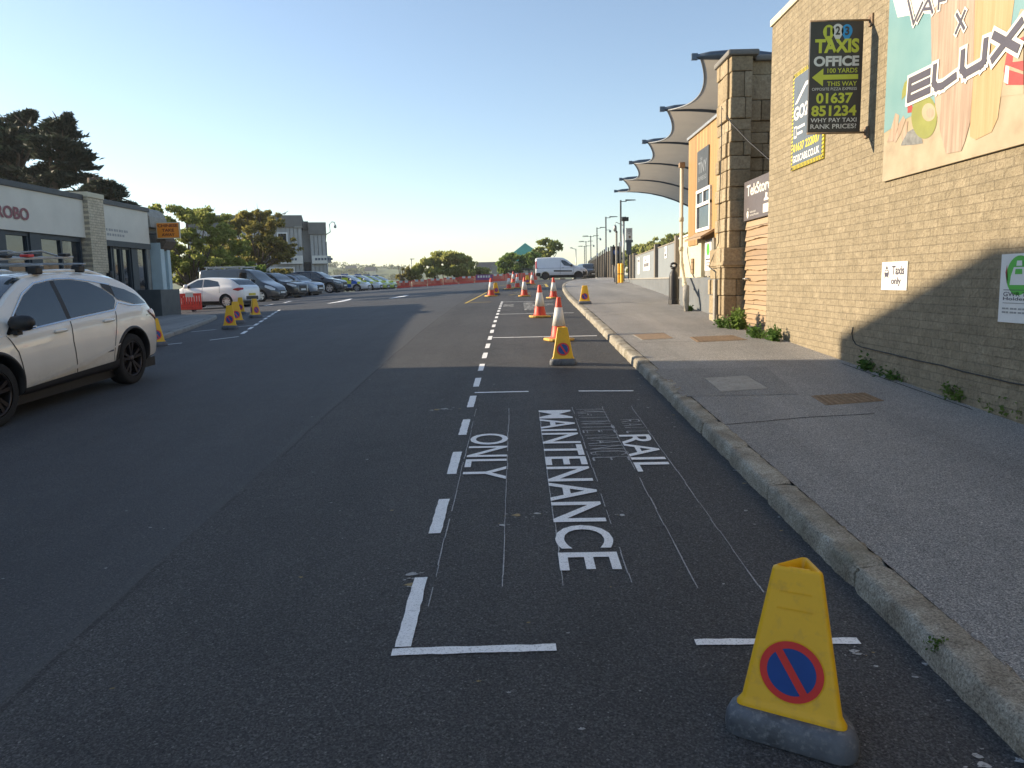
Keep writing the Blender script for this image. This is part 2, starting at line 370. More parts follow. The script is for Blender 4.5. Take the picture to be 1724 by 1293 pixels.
M['sign_red'] = pm('sign_red', (.72, .045, .045), .4, .1, 10); M['sign_blue'] = pm('sign_blue', (.012, .07, .30), .4, .12, 10)
M['cone_red'] = pm('cone_red', (.70, .062, .028), .5, .12, 8, dirt=(.55, .06, .035)); M['cone_white'] = pm('cone_sleeve', (.74, .73, .70), .5, .06, 10, dirt=(.64, .62, .58)); M['cone_base'] = pm('cone_base', (.70, .42, .08), .6, .2, 8, dirt=(.35, .25, .1))
M['barrier_red'] = pm('barrier_red', (.86, .075, .05), .45, .15, 6, dirt=(.42, .06, .05))
M['canopy'] = pm('canopy_fabric', (.60, .53, .42), .75, .05, 2); M['canopy_steel'] = pm('canopy_steel', (.10, .13, .17), .4, .2, 5, metal=.4)
M['bark'] = pm('bark', (.13, .10, .075), .95, .4, 12, bmp=.02, bscale=20); M['earth'] = pm('earth', (.13, .115, .07), .95, .4, 3)
def leafmat(name, a, b, c, trans=.5):
    m, N, L, P = newmat(name); g = N.new('ShaderNodeNewGeometry'); tc = N.new('ShaderNodeTexCoord').outputs['Object']
    n = noise(N, L, tc, .9, 3); s = N.new('ShaderNodeMath'); s.operation = 'MULTIPLY_ADD'; s.inputs[1].default_value = .45
    L.new(g.outputs['Random Per Island'], s.inputs[0]); h = N.new('ShaderNodeMath'); h.operation = 'MULTIPLY'; h.inputs[1].default_value = .6; L.new(n.outputs[0], h.inputs[0]); L.new(h.outputs[0], s.inputs[2])
    r = ramp(N, [(.15, a), (.5, b), (.85, c)]); L.new(s.outputs[0], r.inputs[0]); L.new(r.outputs[0], P.inputs['Base Color']); P.inputs['Roughness'].default_value = .65; P.inputs['Specular IOR Level'].default_value = .25
    t = N.new('ShaderNodeBsdfTranslucent'); L.new(r.outputs[0], t.inputs[0]); ms = N.new('ShaderNodeMixShader'); ms.inputs[0].default_value = trans
    L.new(P.outputs[0], ms.inputs[1]); L.new(t.outputs[0], ms.inputs[2]); L.new(ms.outputs[0], N['Material Output'].inputs[0])
    return m
M['leaf'] = leafmat('broad_leaf', (.16, .20, .045), (.29, .33, .08), (.45, .45, .14)); M['leaf_brown'] = leafmat('turning_leaf', (.15, .145, .035), (.26, .235, .06), (.36, .31, .10))
M['cypress'] = leafmat('cypress_spray', (.018, .034, .024), (.04, .06, .04), (.10, .095, .065), .2)
M['hedge'] = leafmat('hedge_leaf', (.20, .23, .06), (.35, .37, .10), (.50, .48, .18)); M['ivy'] = leafmat('bush_leaf', (.08, .14, .03), (.15, .23, .05), (.24, .32, .09)); M['weed'] = leafmat('weed_leaf', (.04, .10, .02), (.09, .17, .04), (.18, .26, .07))
M['far_leaf'] = leafmat('far_foliage', (.06, .09, .035), (.10, .14, .05), (.17, .19, .08), .2)

def translucent(m, fac):
    N, L = m.node_tree.nodes, m.node_tree.links; P = N['Principled BSDF']; t = N.new('ShaderNodeBsdfTranslucent'); L.new(P.inputs['Base Color'].links[0].from_socket, t.inputs[0]); x = N.new('ShaderNodeMixShader'); x.inputs[0].default_value = fac
    L.new(P.outputs[0], x.inputs[1]); L.new(t.outputs[0], x.inputs[2]); L.new(x.outputs[0], N['Material Output'].inputs[0])
translucent(M['canopy'], .42)
# ------------------------------------------------------------------ SETTING: ground, road, pavements, kerbs, markings
def structure(o): return tag(o, kind='structure')
def sheet(name, xs, ys, zf, mat):
    mb = MB(); rows = [[(x(y) if callable(x) else x, y, 0) for x in xs] for y in ys]
    rows = [[(p[0], p[1], zf(p[0], p[1])) for p in r] for r in rows]
    mb.grid([r[::-1] for r in rows], 0, True); return structure(mb.build(name, mat))
def terr(x, y):
    z = G(max(-30, min(x, 1)), y) - .35
    if x < -45: z -= (min(-45 - x, 300)) * .05
    if x > 25: z += min(x - 25, 60) * .0
    return z
xs_t = [-1500, -700, -400, -250, -160, -100, -70, -50, -40, -30, -20, -10, 0, 2, 10, 25, 40, 60, 100, 200, 400, 800, 1500]
ys_t = list(range(-60, 130, 8)) + [140, 160, 180, 200, 240, 300, 400, 600, 900, 1500, 3000]
M['field'] = pm('rough_grass', (.10, .115, .05), .95, .5, .12, bmp=.05, bscale=3, dirt=(.16, .15, .08))
sheet('ground', xs_t, ys_t, terr, M['field'])
xs_r = [-48 + k for k in range(0, 31)] + [-17 + k * .75 for k in range(1, 22)] + [-.5, 0, .5, 1, 1.5, 2, 3, 4, 6, 8, 11, 15, 20]
sheet('road', sorted(set(xs_r)), [-14 + k * .75 for k in range(0, 154)], G, M['asphalt'])
ys_p = [-8 + .5 * k for k in range(0, 131)]
mb = MB(); rows = []
for y in ys_p:
    x0 = KX(y) + .16; rows.append([(x0 + (12 - x0) * t, y, GP(x0 + (12 - x0) * t, y)) for t in (0, .02, .06, .1, .16, .22, .3, .4, .6, .8, 1)][::-1])
mb.grid(rows); structure(mb.build('pavement', M['pavement']))

def kerb_along(name, path, side, mat, h=.115, wd=.165, seed=1, zb=G, lo=.75, hi=1.35, jit=.006):
    """individually cut stones laid end to end along a path of (x, y); side=+1 puts the stone to the right of travel"""
    r = random.Random(seed); P = [Vector(p) for p in path]
    cum = [0]
    for a, b in zip(P, P[1:]): cum.append(cum[-1] + (b - a).length)
    def pos(s):
        s = max(0, min(cum[-1] - 1e-6, s)); i = 0
        while cum[i + 1] < s: i += 1
        d = (P[i + 1] - P[i]).normalized(); return P[i] + d * (s - cum[i]), Vector((d.y, -d.x)) * side
    mb = MB(); s = 0
    while s < cum[-1] - .2:
        L = r.uniform(lo, hi); L = min(L, cum[-1] - s); n = max(3, int(L / .06)); rows = []
        ox = r.uniform(-.005, .005); oz = r.uniform(-.004, .004)
        near = pos(s + L / 2)[0].length < 14
        if not near: n = 3
        for k in range(n + 1):
            t = k / n; p, nrm = pos(s + .006 + (L - .012) * t); e = .014 if k in (0, n) else 0
            row = []
            for u, v in ((0.004, -.14), (-.004, .02), (-.001, .05), (.001, .078), (.008, .098), (.02, .109), (.04, .114), (.07, .116), (.11, .117), (.15, .116), (wd, .110), (wd + .004, .02)):
                j = (lambda: r.uniform(-jit, jit)) if near else (lambda: r.uniform(-.002, .002))
                q = p + nrm * (u + ox + j() + (e if u < .02 else 0))
                row.append((q.x, q.y, zb(q.x, q.y) + (v * h / .115 if v > 0 else v) + oz + (j() if v > .02 else 0) - (e if v > .08 else 0)))
            rows.append(row)
        mb.grid(rows, 0, True)
        for rr, rev in ((rows[0], True), (rows[-1], False)):
            mb.add(rr, [tuple(range(len(rr)))[::-1] if rev else tuple(range(len(rr)))])
        s += L
    return structure(mb.build(name, mat))
kerb_along('kerb', [(KX(-8 + .5 * k), -8 + .5 * k) for k in range(0, 131)], 1, M['granite'], seed=3)
LP = [(-8.35, -8), (-8.3, 6), (-8.2, 12), (-8.15, 15.5), (-8.35, 18.3), (-8.9, 21), (-9.6, 24), (-10.2, 26.2), (-10.7, 27.2), (-11.5, 28), (-12.6, 28.9), (-14.4, 30.3)]
kerb_along('kerb_across_road', LP, -1, M['concrete'], seed=5, jit=.003, h=.11)
mb = MB(); rows = []
for (x, y) in LP: rows.append([(x - .15 + (-15 - x + .15) * t, y, G(x, y) + .105 + (G(-15, y) - G(x, y)) * t + .02 * t) for t in (0, .05, .25, .5, .75, 1)])
mb.grid(rows); structure(mb.build('pavement_across_road', M['patch']))

# --- painted markings (each sheet a few mm above the road)
OFF = .005
def ribbon(mb, pts, wd, mi=0, fn=G, off=OFF, taper=None):
    P = [Vector((p[0], p[1])) for p in pts]; Q = []
    for a, b in zip(P, P[1:]):
        n = max(1, int((b - a).length / .6))
        for k in range(n): Q.append(a + (b - a) * (k / n))
    Q.append(P[-1]); rows = []
    for i, p in enumerate(Q):
        d = (Q[min(i + 1, len(Q) - 1)] - Q[max(i - 1, 0)]).normalized(); n = Vector((-d.y, d.x))
        w2 = wd / 2 * (taper(i / (len(Q) - 1)) if taper else 1)
        a, b = p + n * w2, p - n * w2
        rows.append([(a.x, a.y, fn(a.x, a.y) + off), (b.x, b.y, fn(b.x, b.y) + off)])
    mb.grid([r[::-1] for r in rows][::-1] if False else rows, mi, False)
def pxr(mb, pts, wd, **k): ribbon(mb, [at(*p)[:2] for p in pts], wd, **k)
bay = MB(); r = random.Random(11)
def rough_ribbon(mb, p0, p1, wd, j=.0028, mi=0):
    """thermoplastic laid by hand: slightly ragged edges"""
    p0, p1 = Vector(p0), Vector(p1); L = (p1 - p0).length; n = max(2, int(L / .05)); d = (p1 - p0) / L; nn = Vector((-d.y, d.x)); rows = []
    for k in range(n + 1):
        q = p0 + d * (L * k / n); a = q + nn * (wd / 2 + r.uniform(-j, j)); b = q - nn * (wd / 2 + r.uniform(-j, j)); rows.append([(a.x, a.y, G(a.x, a.y) + OFF), (b.x, b.y, G(b.x, b.y) + OFF)])
    mb.grid(rows, mi, False)
rough_ribbon(bay, (-.505, 3.04), (-.512, 3.72), .068)
rough_ribbon(bay, (-.545, 3.0), (.135, 3.015), .055); rough_ribbon(bay, (.715, 3.04), (1.39, 3.03), .05)
rough_ribbon(bay, (-.5, 8.62), (.11, 8.63), .055); rough_ribbon(bay, (.675, 8.6), (1.285, 8.55), .05)
for y in (14.0, 19.7): rough_ribbon(bay, (-.46, y), (1.44, y), .07)
rough_ribbon(bay, (-.48, 25.75), (1.2, 25.75), .09)
y = 4.32
while y < 25.4:
    rough_ribbon(bay, (-.505, y), (-.505, y + .61), .072); y += 1.17
structure(bay.build('bay_markings', M['white_line']))

def road_text(mb, body, xa, xb, ya, yb, mi=0, bold=0.0):
    """word along the road: reading towards -y, letter tops towards +x"""
    vs, fs = text_geo(body, bold)
    x0, x1 = min(v[0] for v in vs), max(v[0] for v in vs); y0, y1 = min(v[1] for v in vs), max(v[1] for v in vs)
    out = []
    for v in vs:
        X = xa + (v[1] - y0) / (y1 - y0) * (xb - xa); Y = ya + (v[0] - x0) / (x1 - x0) * (yb - ya)
        out.append((X, Y, G(X, Y) + OFF + .001))
    mb.add(out, fs, mi)
lt = MB()
road_text(lt, 'RAIL', .855, 1.12, 6.55, 5.46, bold=.008); road_text(lt, 'MAINTENANCE', .19, .515, 7.6, 3.77, bold=.010); road_text(lt, 'ONLY', -.425, -.1, 6.68, 5.34, bold=.008)
structure(lt.build('road_lettering', M['white_line']))
lt = MB()
road_text(lt, 'RAIL', .85, 1.12, 24.3, 23.1); road_text(lt, 'MAINTENANCE', .19, .53, 25.0, 21.1, bold=.02); road_text(lt, 'ONLY', -.42, -.1, 24.2, 22.8, bold=.02)
structure(lt.build('worn_road_lettering', M['worn_line']))

# ghost lettering and chalk guide lines
SK = {'R': [[(0, 0), (0, 1), (.6, 1), (.75, .85), (.75, .65), (.6, .5), (0, .5)], [(.4, .5), (.8, 0)]], 'A': [[(0, 0), (.4, 1), (.8, 0)], [(.15, .38), (.65, .38)]], 'I': [[(.1, 0), (.1, 1)]], 'L': [[(0, 1), (0, 0), (.6, 0)]],
      'M': [[(0, 0), (0, 1), (.45, .3), (.9, 1), (.9, 0)]], 'N': [[(0, 0), (0, 1), (.75, 0), (.75, 1)]], 'T': [[(0, 1), (.8, 1)], [(.4, 1), (.4, 0)]], 'E': [[(.65, 1), (0, 1), (0, 0), (.65, 0)], [(0, .5), (.5, .5)]],
      'C': [[(.75, .85), (.55, 1), (.2, 1), (0, .8), (0, .2), (.2, 0), (.55, 0), (.75, .15)]]}
ch = MB()
def chalk(p, q, wd=.008, keep=.8):
    p, q = Vector(p), Vector(q); L = (q - p).length; s = 0
    while s < L:
        e = min(L, s + r.uniform(.05, .3)); j = r.uniform(-.004, .004)
        if r.random() < keep: ribbon(ch, [p + (q - p) * (s / L) + Vector((j, 0)), p + (q - p) * (e / L) + Vector((j, 0))], wd * r.uniform(.6, 1.3), off=.0035)
        s = e
def ghost(body, xa, xb, ya, yb, wd=.011):
    n = len(body); pitch = (yb - ya) / n
    for i, c in enumerate(body):
        for st in SK[c]:
            for (u0, v0), (u1, v1) in zip(st, st[1:]):
                f = lambda u, v: (xa + (xb - xa) * v, ya + pitch * (i + .1 + .8 * u))
                chalk(f(u0, v0), f(u1, v1), wd, .86)
ghost('RAIL', .95, 1.12, 7.15, 6.55, .014); ghost('MAINTENANCE', .57, .84, 7.65, 5.7, .015)
ghost('MAINTENANCE', .60, .86, 7.62, 5.72, .007)
for x, y0, y1 in ((-.44, 3.4, 7.75), (-.095, 3.6, 7.75), (.2, 3.6, 7.75), (.535, 3.62, 7.75), (.845, 3.55, 7.75), (1.14, 3.3, 7.75)): chalk((x, y0), (x + r.uniform(-.01, .01), y1), .006, .85)
structure(ch.build('chalk_marks', M['chalk']))

wl = MB()
pxr(wl, [(402, 567), (353, 573)], .09); pxr(wl, [(364, 555), (322, 559)], .08); pxr(wl, [(430, 548), (402, 550)], .08); pxr(wl, [(459, 531.7), (437, 533)], .08); pxr(wl, [(307, 577.6), (275, 581)], .08)
a, b = at(470.6, 522), at(403, 565.5); d = (b - a); n = 9
for k in range(n):
    p, q = a + d * (k / n), a + d * ((k + .62) / n); ribbon(wl, [p[:2], q[:2]], .1)
for pts in ([(553, 511), (575, 507.5), (592, 503)], [(657, 502.5), (673, 500), (687, 497)]):
    pxr(wl, pts, .42, taper=lambda t: .35 + .65 * math.sin(math.pi * min(1, t * 1.1 + .05)))
pxr(wl, [(490, 507), (478, 510)], .15); pxr(wl, [(460, 512), (445, 515)], .12)
structure(wl.build('white_line_markings', M['white_line']))
yl = MB()
pxr(yl, [(783, 511), (803, 501), (822, 491)], .07)
for pts in ([(784, 510), (826, 508.5)], [(832, 482.5), (860, 479)], [(843, 487), (865, 483)], [(890, 484), (922, 482)], [(893, 480.5), (921, 478.5)], [(857, 497), (893, 494)], [(866, 493.5), (893, 492.5)], [(902, 476.5), (935, 474.5)]):
    pxr(yl, pts, .11)
pxr(yl, [(921.5, 483), (918, 478)], .14)
structure(yl.build('yellow_line_markings', M['yellow_line']))

# --- splashes of paint and small litter
db = MB(); r = random.Random(5)
def splat(x, y, R, n=9, fn=G, z=.004):
    db.add([(x + R * r.uniform(.4, 1) * math.cos(6.283 * k / n), y + R * .6 * r.uniform(.4, 1) * math.sin(6.283 * k / n), 0) for k in range(n)], [])
    pts = [(x + R * r.uniform(.35, 1) * math.cos(6.283 * k / n), y + R * .7 * r.uniform(.35, 1) * math.sin(6.283 * k / n)) for k in range(n)]
    db.add([(px, py, fn(px, py) + z) for px, py in pts], [tuple(range(n))], r.choice((0, 0, 0, 1)))
for k in range(110):
    y = 2.0 + 14 * r.random() ** 1.6; x = r.uniform(-3.2, 1.5); splat(x, y, r.uniform(.004, .014) * (1 + y / 14))
for k in range(60):
    y = 2.2 + 14 * r.random() ** 1.5; splat(KX(y) - r.uniform(.0, .3), y, r.uniform(.006, .024))
for k in range(50):
    y = 3 + 12 * r.random(); splat(r.uniform(1.9, 3.9), y, r.uniform(.005, .015), fn=GP)
for px, py, R in ((1318, 1256, .014), (1325, 1252, .010), (1311, 1250, .008), (1655, 1290, .03), (735, 690, .05), (748, 689, .06), (727, 691, .03), (1437, 1097, .03), (1445, 1102, .02), (690, 985, .04), (694, 968, .045), (806, 1148, .012), (857, 1167, .012), (660, 860, .02), (870, 868, .04), (905, 865, .03), (845, 885, .03), (1047, 868, .03)):
    p = at(px, py); splat(p.x, p.y, R, 11)
    for q in range(5): splat(p.x + r.gauss(0, R), p.y + r.gauss(0, R), R * .3, 7)
M['fleck_b'] = pm('dead_leaf', (.34, .26, .13), .9, .4, 30)
tag(db.build('litter', [M['worn_line'], M['fleck_b']]), kind='stuff')

# --- covers let into the right pavement
def cover(name, label, pts, mat, ribs=0, th=.006):
    P = [at(*p, GP) for p in pts]; c = sum(P, Vector()) / 4; t = thing(name, label, 'manhole cover', c)
    Q = [p - c for p in P]; up = Vector((0, 0, th))
    mb = MB(); mb.add([q + up * .6 for q in Q] + [q - up for q in Q], [(0, 1, 2, 3)[::-1], (0, 1, 5, 4), (1, 2, 6, 5), (2, 3, 7, 6), (3, 0, 4, 7)]); mb.build('surround', mat[1], t)
    ins = [q * .93 for q in Q]; mb = MB(); mb.add([q + up for q in ins] + [q for q in ins], [(0, 1, 2, 3)[::-1], (0, 1, 5, 4), (1, 2, 6, 5), (2, 3, 7, 6), (3, 0, 4, 7)])
    if ribs:
        for k in range(ribs):
            for i in range(ribs):
                u0, u1 = (k + .12) / ribs, (k + .78) / ribs; v0, v1 = (i + .12) / ribs, (i + .62) / ribs
                f = lambda u, v: (ins[0] * (1 - u) + ins[1] * u) * (1 - v) + (ins[3] * (1 - u) + ins[2] * u) * v + up * 1.7
                q = [f(u0, v0), f(u1, v0), f(u1, v1), f(u0, v1)]; d = Vector((0, 0, -.005)); mb.add(q + [p + d for p in q], [(0, 1, 2, 3)[::-1], (0, 1, 5, 4), (1, 2, 6, 5), (2, 3, 7, 6), (3, 0, 4, 7)])
    mb.build('plate', mat[0], t)
cover('manhole_cover', 'plain concrete-filled cover in the pavement, in the shade beside the kerb', [(1182.7, 636.6), (1258, 632), (1297.6, 655.6), (1211.7, 661)], (M['concrete'], M['patch']))
cover('manhole_cover', 'rusty ribbed iron cover in the shaded pavement, nearest to the camera', [(1365, 666.7), (1455.7, 661.4), (1488.6, 675), (1390, 682.5)], (M['rust'], M['rust']), 9)
cover('manhole_cover', 'small tan iron cover in the sunlit pavement beside the kerb', [(1064.4, 563.5), (1117.8, 560), (1136, 570), (1080.6, 572.8)], (M['rust'], M['concrete']), 0)
cover('manhole_cover', 'rusty slotted grating in the sunlit pavement in front of the weeds', [(1160.7, 567.7), (1233.8, 564.7), (1259, 572.3), (1173.5, 576.3)], (M['rust'], M['rust']), 12)
jn = MB(); r = random.Random(8)
for px in (((1201, 717), (1280, 710), (1360, 703), (1470, 697)), ((1075, 577), (1150, 575), (1250, 573)), ((1000, 533), (1060, 527), (1150, 523)), ((975, 514), (1050, 509), (1090, 512)), ((985, 500), (1040, 496)), ((1420, 612), (1500, 640), (1640, 690))):
    P_ = [at(*p, GP) for p in px]; ribbon(jn, [(p.x + r.uniform(-.03, .03), p.y) for p in P_], .014, fn=GP, off=.0035)
M['crack'] = pm('crack', (.05, .05, .05), .95, .3, 20); structure(jn.build('pavement_joints', M['crack']))
pt = MB(); q = [at(*p, GP) for p in ((1100, 622), (1290, 618), (1345, 664), (1150, 668))]
pt.add([p + Vector((0, 0, .003)) for p in q], [(3, 2, 1, 0)]); structure(pt.build('pavement_patch', M['patch']))
# ------------------------------------------------------------------ RIGHT SIDE: brick building, signs, stone pier, clad building, walls, canopy
WX = 3.95
Z0 = 0.0
t = thing('brick_building', 'tall buff brick side wall with a stone coping, right of the pavement', 'building', (WX, 12.3, 0))
mb = MB(Matrix.Translation((-WX, -12.3, 0)))
mb.box((WX, -5, -1.2), (WX + 9, 12.3, 5.40)); mb.build('wall', M['buff_brick'], t)
mb = MB(Matrix.Translation((-WX, -12.3, 0))); y = -5
while y < 12.2:
    e = min(12.33, y + 1.2); mb.box((WX - .03, y + .006, 5.402), (WX + .28, e, 5.50)); y += 1.2
mb.build('coping', M['cream'], t, .01)
FRW = lambda y, z, off=.0: frame((WX - off, y, z), (0, -1, 0), (0, 0, 1))   # face frame: x toward the camera, y up

# thin cable looped on the wall
pts = [(1436, 551), (1434, 562), (1436, 572), (1441, 580), (1450, 584), (1475, 590), (1506, 597), (1545, 607), (1585, 615), (1620, 625), (1660, 634), (1700, 644), (1724, 648), (1760, 656), (1800, 668)]
cb = MB(); cb.tube([atx(px, py, WX - .008) for px, py in pts], .006, 6); tag(cb.build('cable', M['black']), 'thin black cable sagging along the foot of the brick wall', 'cable')

# --- taxi office projecting sign
b = thing('projecting_sign', 'dark taxi office board on an iron bracket, standing out from the brick wall', 'sign', (3.275, 8.915, 3.235))
W, H = .585, 1.17
fr = frame((0, -.012, 0), (1, 0, 0), (0, 0, 1))
M['conc_dark'] = pm('dark_concrete', (.19, .185, .175), .9, .15, 1); M['sign_dark'] = pm('dark_sign_face', (.045, .04, .04), .45, .15, 6); M['lime'] = pm('lime_print', (.56, .60, .06), .5, .08); M['grey_print'] = pm('pale_print', (.68, .68, .68), .5, .08); M['sky_print'] = pm('blue_print', (.02, .30, .68), .5, .08)
mb = MB(fr); mb.box((0, 0, -.03), (W, H, 0)); mb.build('board', [M['sign_dark']], b, .004)
L = MB(fr)
def pin(cx, cy, rr, mi):
    pts = [(cx + rr * math.cos(a), cy + rr * 1.15 * math.sin(a)) for a in [math.radians(-30 + k * 12) for k in range(21)]] + [(cx, cy - rr * 2.1)]
    L.ngon(pts, .003, mi)
pin(.20, 1.065, .062, 0); pin(.30, 1.075, .062, 1); pin(.40, 1.07, .06, 2)
L.text('1', (.18, 1.02, .215, 1.11), .006, 3, .03); L.text('2', (.275, 1.03, .325, 1.12), .006, 3, .03); L.text('3', (.378, 1.025, .425, 1.115), .006, 3, .03)
L.text('TAXIS', (.055, .84, .54, .99), .004, 0, .045); L.text('OFFICE', (.045, .70, .545, .81), .004, 1, .045)
L.text('100 YARDS', (.20, .63, .53, .68), .004, 0, .012); L.text('THIS WAY', (.20, .49, .53, .54), .004, 0, .012)
L.add([(.03, .585, .004), (.155, .68, .004), (.155, .612, .004), (.54, .612, .004), (.54, .56, .004), (.155, .56, .004), (.155, .49, .004)], [(0, 6, 5, 2, 1), (5, 4, 3, 2)], 0)
L.text('OPPOSITE PIZZA EXPRESS', (.035, .445, .53, .475), .004, 1); L.text('01637', (.085, .305, .49, .42), .004, 0, .035); L.text('851234', (.035, .17, .535, .285), .004, 0, .035)
L.text('WHY PAY TAXI', (.03, .105, .54, .15), .004, 1, .012); L.text('RANK PRICES?', (.03, .035, .54, .085), .004, 1, .012)
L.build('lettering', [M['lime'], M['grey_print'], M['sky_print'], M['sign_dark']], b)
for z0, zb, xl in ((H + .012, H, .66), (-.01, 0, .655)):
    br = MB(); br.tube([(0, 0, z0), (xl + .02, 0, z0)], .012, 8); br.tube([(xl, 0, z0 + .03), (xl, 0, z0 - .03)], .02, 8); br.box((xl - .005, -.05, z0 - .06), (xl + .018, .05, z0 + .06)); br.build('bracket', M['rust'], b)

# --- cab firm panel flat on the wall, zigzag border
p0, p1 = atx(1335, 281, WX), atx(1388, 100, WX)
b = thing('wall_sign', 'blue-grey cab firm panel with a yellow zigzag border, high on the brick wall', 'sign', (WX, 11.27, 3.13))
W, H = 1.16, 1.30
M['sign_slate'] = pm('slate_sign_face', (.10, .125, .155), .5, .12, 5); M['sign_yellow'] = pm('yellow_print', (.75, .62, .04), .5, .08)
fr = frame((-.022, 0, 0), (0, -1, 0), (0, 0, 1)); mb = MB(fr); mb.box((0, 0, -.02), (W, H, 0)); mb.build('panel', M['sign_yellow'], b)
L = MB(fr); z = .003
L.box((.055, .055, .0), (W - .055, H - .055, .004), 1)
n = 26
for k in range(n):
    for (x0, y0, dx, dy) in ((.0, H * k / n, .05, 0), (W - .05, H * k / n, .05, 0)):
        L.add([(x0, y0, .004), (x0 + .05, y0 + .02, .004), (x0 + .05, y0 + .036, .004), (x0, y0 + .016, .004)], [(0, 1, 2, 3)], 3)
for k in range(22):
    for y0 in (0, H - .05):
        x0 = W * k / 22; L.add([(x0, y0, .004), (x0 + .02, y0, .004), (x0 + .036, y0 + .05, .004), (x0 + .016, y0 + .05, .004)], [(0, 1, 2, 3)], 3)
L.text('GO2', (.08, .66, .62, .84), .006, 2, .03); L.text('CABS', (.66, .66, 1.06, .84), .006, 0, .03)
L.add([(.1, .88, .006), (.5, 1.1, .006), (1.0, 1.1, .006), (1.06, .92, .006), (.98, .92, .006), (.93, 1.05, .006), (.52, 1.05, .006), (.2, .88, .006)], [(0, 7, 6, 1), (1, 6, 5, 2), (2, 5, 4, 3)], 2)
L.box((.1, .42, .004), (.2, .58, .006), 2); L.box((.115, .45, .006), (.185, .56, .007), 1); L.box((.23, .53, .004), (.50, .565, .006), 2); L.box((.23, .45, .004), (.42, .485, .006), 2)
L.text('01637 222007', (.09, .235, 1.04, .345), .006, 0, .02); L.text('GO2CABS.CO.UK', (.08, .09, 1.04, .185), .006, 2, .02)
L.build('lettering', [M['sign_yellow'], M['sign_slate'], M['white'], M['sign_dark']], b)

# --- big vape poster
PY, PZ, PW, PH = 8.45, 2.625, 4.6, 3.0 - .28
b = thing('poster_panel', 'large colourful beach advert board on the brick wall', 'poster', (WX, PY, PZ))
fr = frame((-.03, 0, 0), (0, -1, 0), (0, 0, 1))
def printmat(name, stops, scale=2, vert=True, warp=.6, det=4):
    m, N, Lk, P = newmat(name); tc = N.new('ShaderNodeTexCoord').outputs['Object']
    n = noise(N, Lk, tc, scale, det); r_ = ramp(N, stops); Lk.new(n.outputs[0], r_.inputs[0]); Lk.new(r_.outputs[0], P.inputs['Base Color']); P.inputs['Roughness'].default_value = .45; return m
M['print_sea'] = printmat('print_sky', [(.3, (.13, .27, .29)), (.7, (.22, .35, .36))], .8); M['print_sand'] = printmat('print_sand', [(.3, (.27, .205, .13)), (.45, (.36, .29, .19)), (.75, (.46, .39, .27))], 2.2)
def plank(name, a, b_):
    m, N, Lk, P = newmat(name); tc = N.new('ShaderNodeTexCoord').outputs['Object']; mp = N.new('ShaderNodeMapping'); mp.inputs['Scale'].default_value = (16, 16, .7); Lk.new(tc, mp.inputs[0])
    n = noise(N, Lk, mp.outputs[0], 1.4, 6, .7); r_ = ramp(N, [(.3, a), (.7, b_)]); Lk.new(n.outputs[0], r_.inputs[0]); Lk.new(r_.outputs[0], P.inputs['Base Color']); P.inputs['Roughness'].default_value = .5; return m
M['print_plank'] = plank('print_weathered_plank', (.25, .165, .115), (.47, .36, .27)); M['print_plank2'] = plank('print_orange_plank', (.38, .235, .10), (.47, .34, .19))
mb = MB(fr); mb.box((0, 0, -.028), (PW, PH, 0)); mb.build('board', M['print_sand'], b, .003)
L = MB(fr)
def pc(cx, cy):          # picture detail measured on a 3.917x enlargement of the poster corner
    p = atx(1300 + cx / 3.917, cy / 3.917, WX - .03); return (PY - p.y, p.z - PZ)
def wob(poly, z, mi): L.ngon(poly, z, mi)
def wc(pts, z, mi): L.ngon([pc(*p) for p in pts][::-1], z, mi)
yh = pc(760, 870)[1]
L.ngon([(.0, yh), (.4, yh + .05), (1.2, yh + .1), (2.6, yh + .3), (PW, yh + .1), (PW, PH - .0), (.0, PH - .0)], .002, 0)
wc([(1490, 640), (1661, 620), (1661, 60), (1640, 60), (1560, 300)], .0025, 1); L.ngon([(2.3, .7), (PW, .7), (PW, 1.5), (3, 1.4), (2.4, 1.2)], .0025, 1)
wc([(800, 0), (1110, 0), (1050, 90), (960, 90), (830, 115)], .003, 7)
wc([(1110, 0), (1050, 90), (1055, 400), (1080, 700), (1115, 880), (1150, 1015), (1250, 995), (1275, 930), (1310, 800), (1330, 500), (1340, 0)], .005, 2)
wc([(1340, 0), (1330, 500), (1310, 800), (1308, 900), (1345, 922), (1450, 870), (1490, 780), (1520, 560), (1560, 300), (1600, 0)], .004, 3)
wc([(1005 + 85 * math.cos(a), 770 + 145 * math.sin(a)) for a in [6.2832 * k / 28 for k in range(28)]], .0035, 4); wc([(1035 + 45 * math.cos(a), 740 + 60 * math.sin(a)) for a in [6.2832 * k / 24 for k in range(24)]], .0042, 1); wc([(1045 + 25 * math.cos(a), 745 + 34 * math.sin(a)) for a in [6.2832 * k / 20 for k in range(20)]], .0046, 2)
for pts in ([(760, 940), (800, 800), (815, 745), (840, 760), (830, 850), (800, 930)], [(800, 935), (840, 810), (868, 760), (880, 790), (850, 880), (815, 940)], [(850, 900), (885, 800), (898, 800), (890, 880), (862, 930)]): wc(pts, .0035, 2)
wc([(850, 960), (880, 880), (930, 850), (985, 900), (995, 945), (930, 955)], .003, 9)
wc([(860, 600), (875, 545), (900, 520), (890, 620), (855, 660)], .0035, 4); wc([(895, 510), (920, 490), (935, 505), (905, 530)], .004, 5); wc([(895, 690), (925, 680), (930, 740), (895, 745)], .0033, 6)
wc([(1530, 470), (1560, 300), (1661, 240), (1661, 560), (1545, 560)], .005, 6); wc([(1555, 430), (1661, 470), (1661, 490), (1550, 455)], .0055, 1); wc([(1532, 540), (1545, 430), (1568, 440), (1560, 555)], .0056, 7); wc([(1600, 330), (1661, 300), (1661, 400), (1590, 410)], .0055, 1)
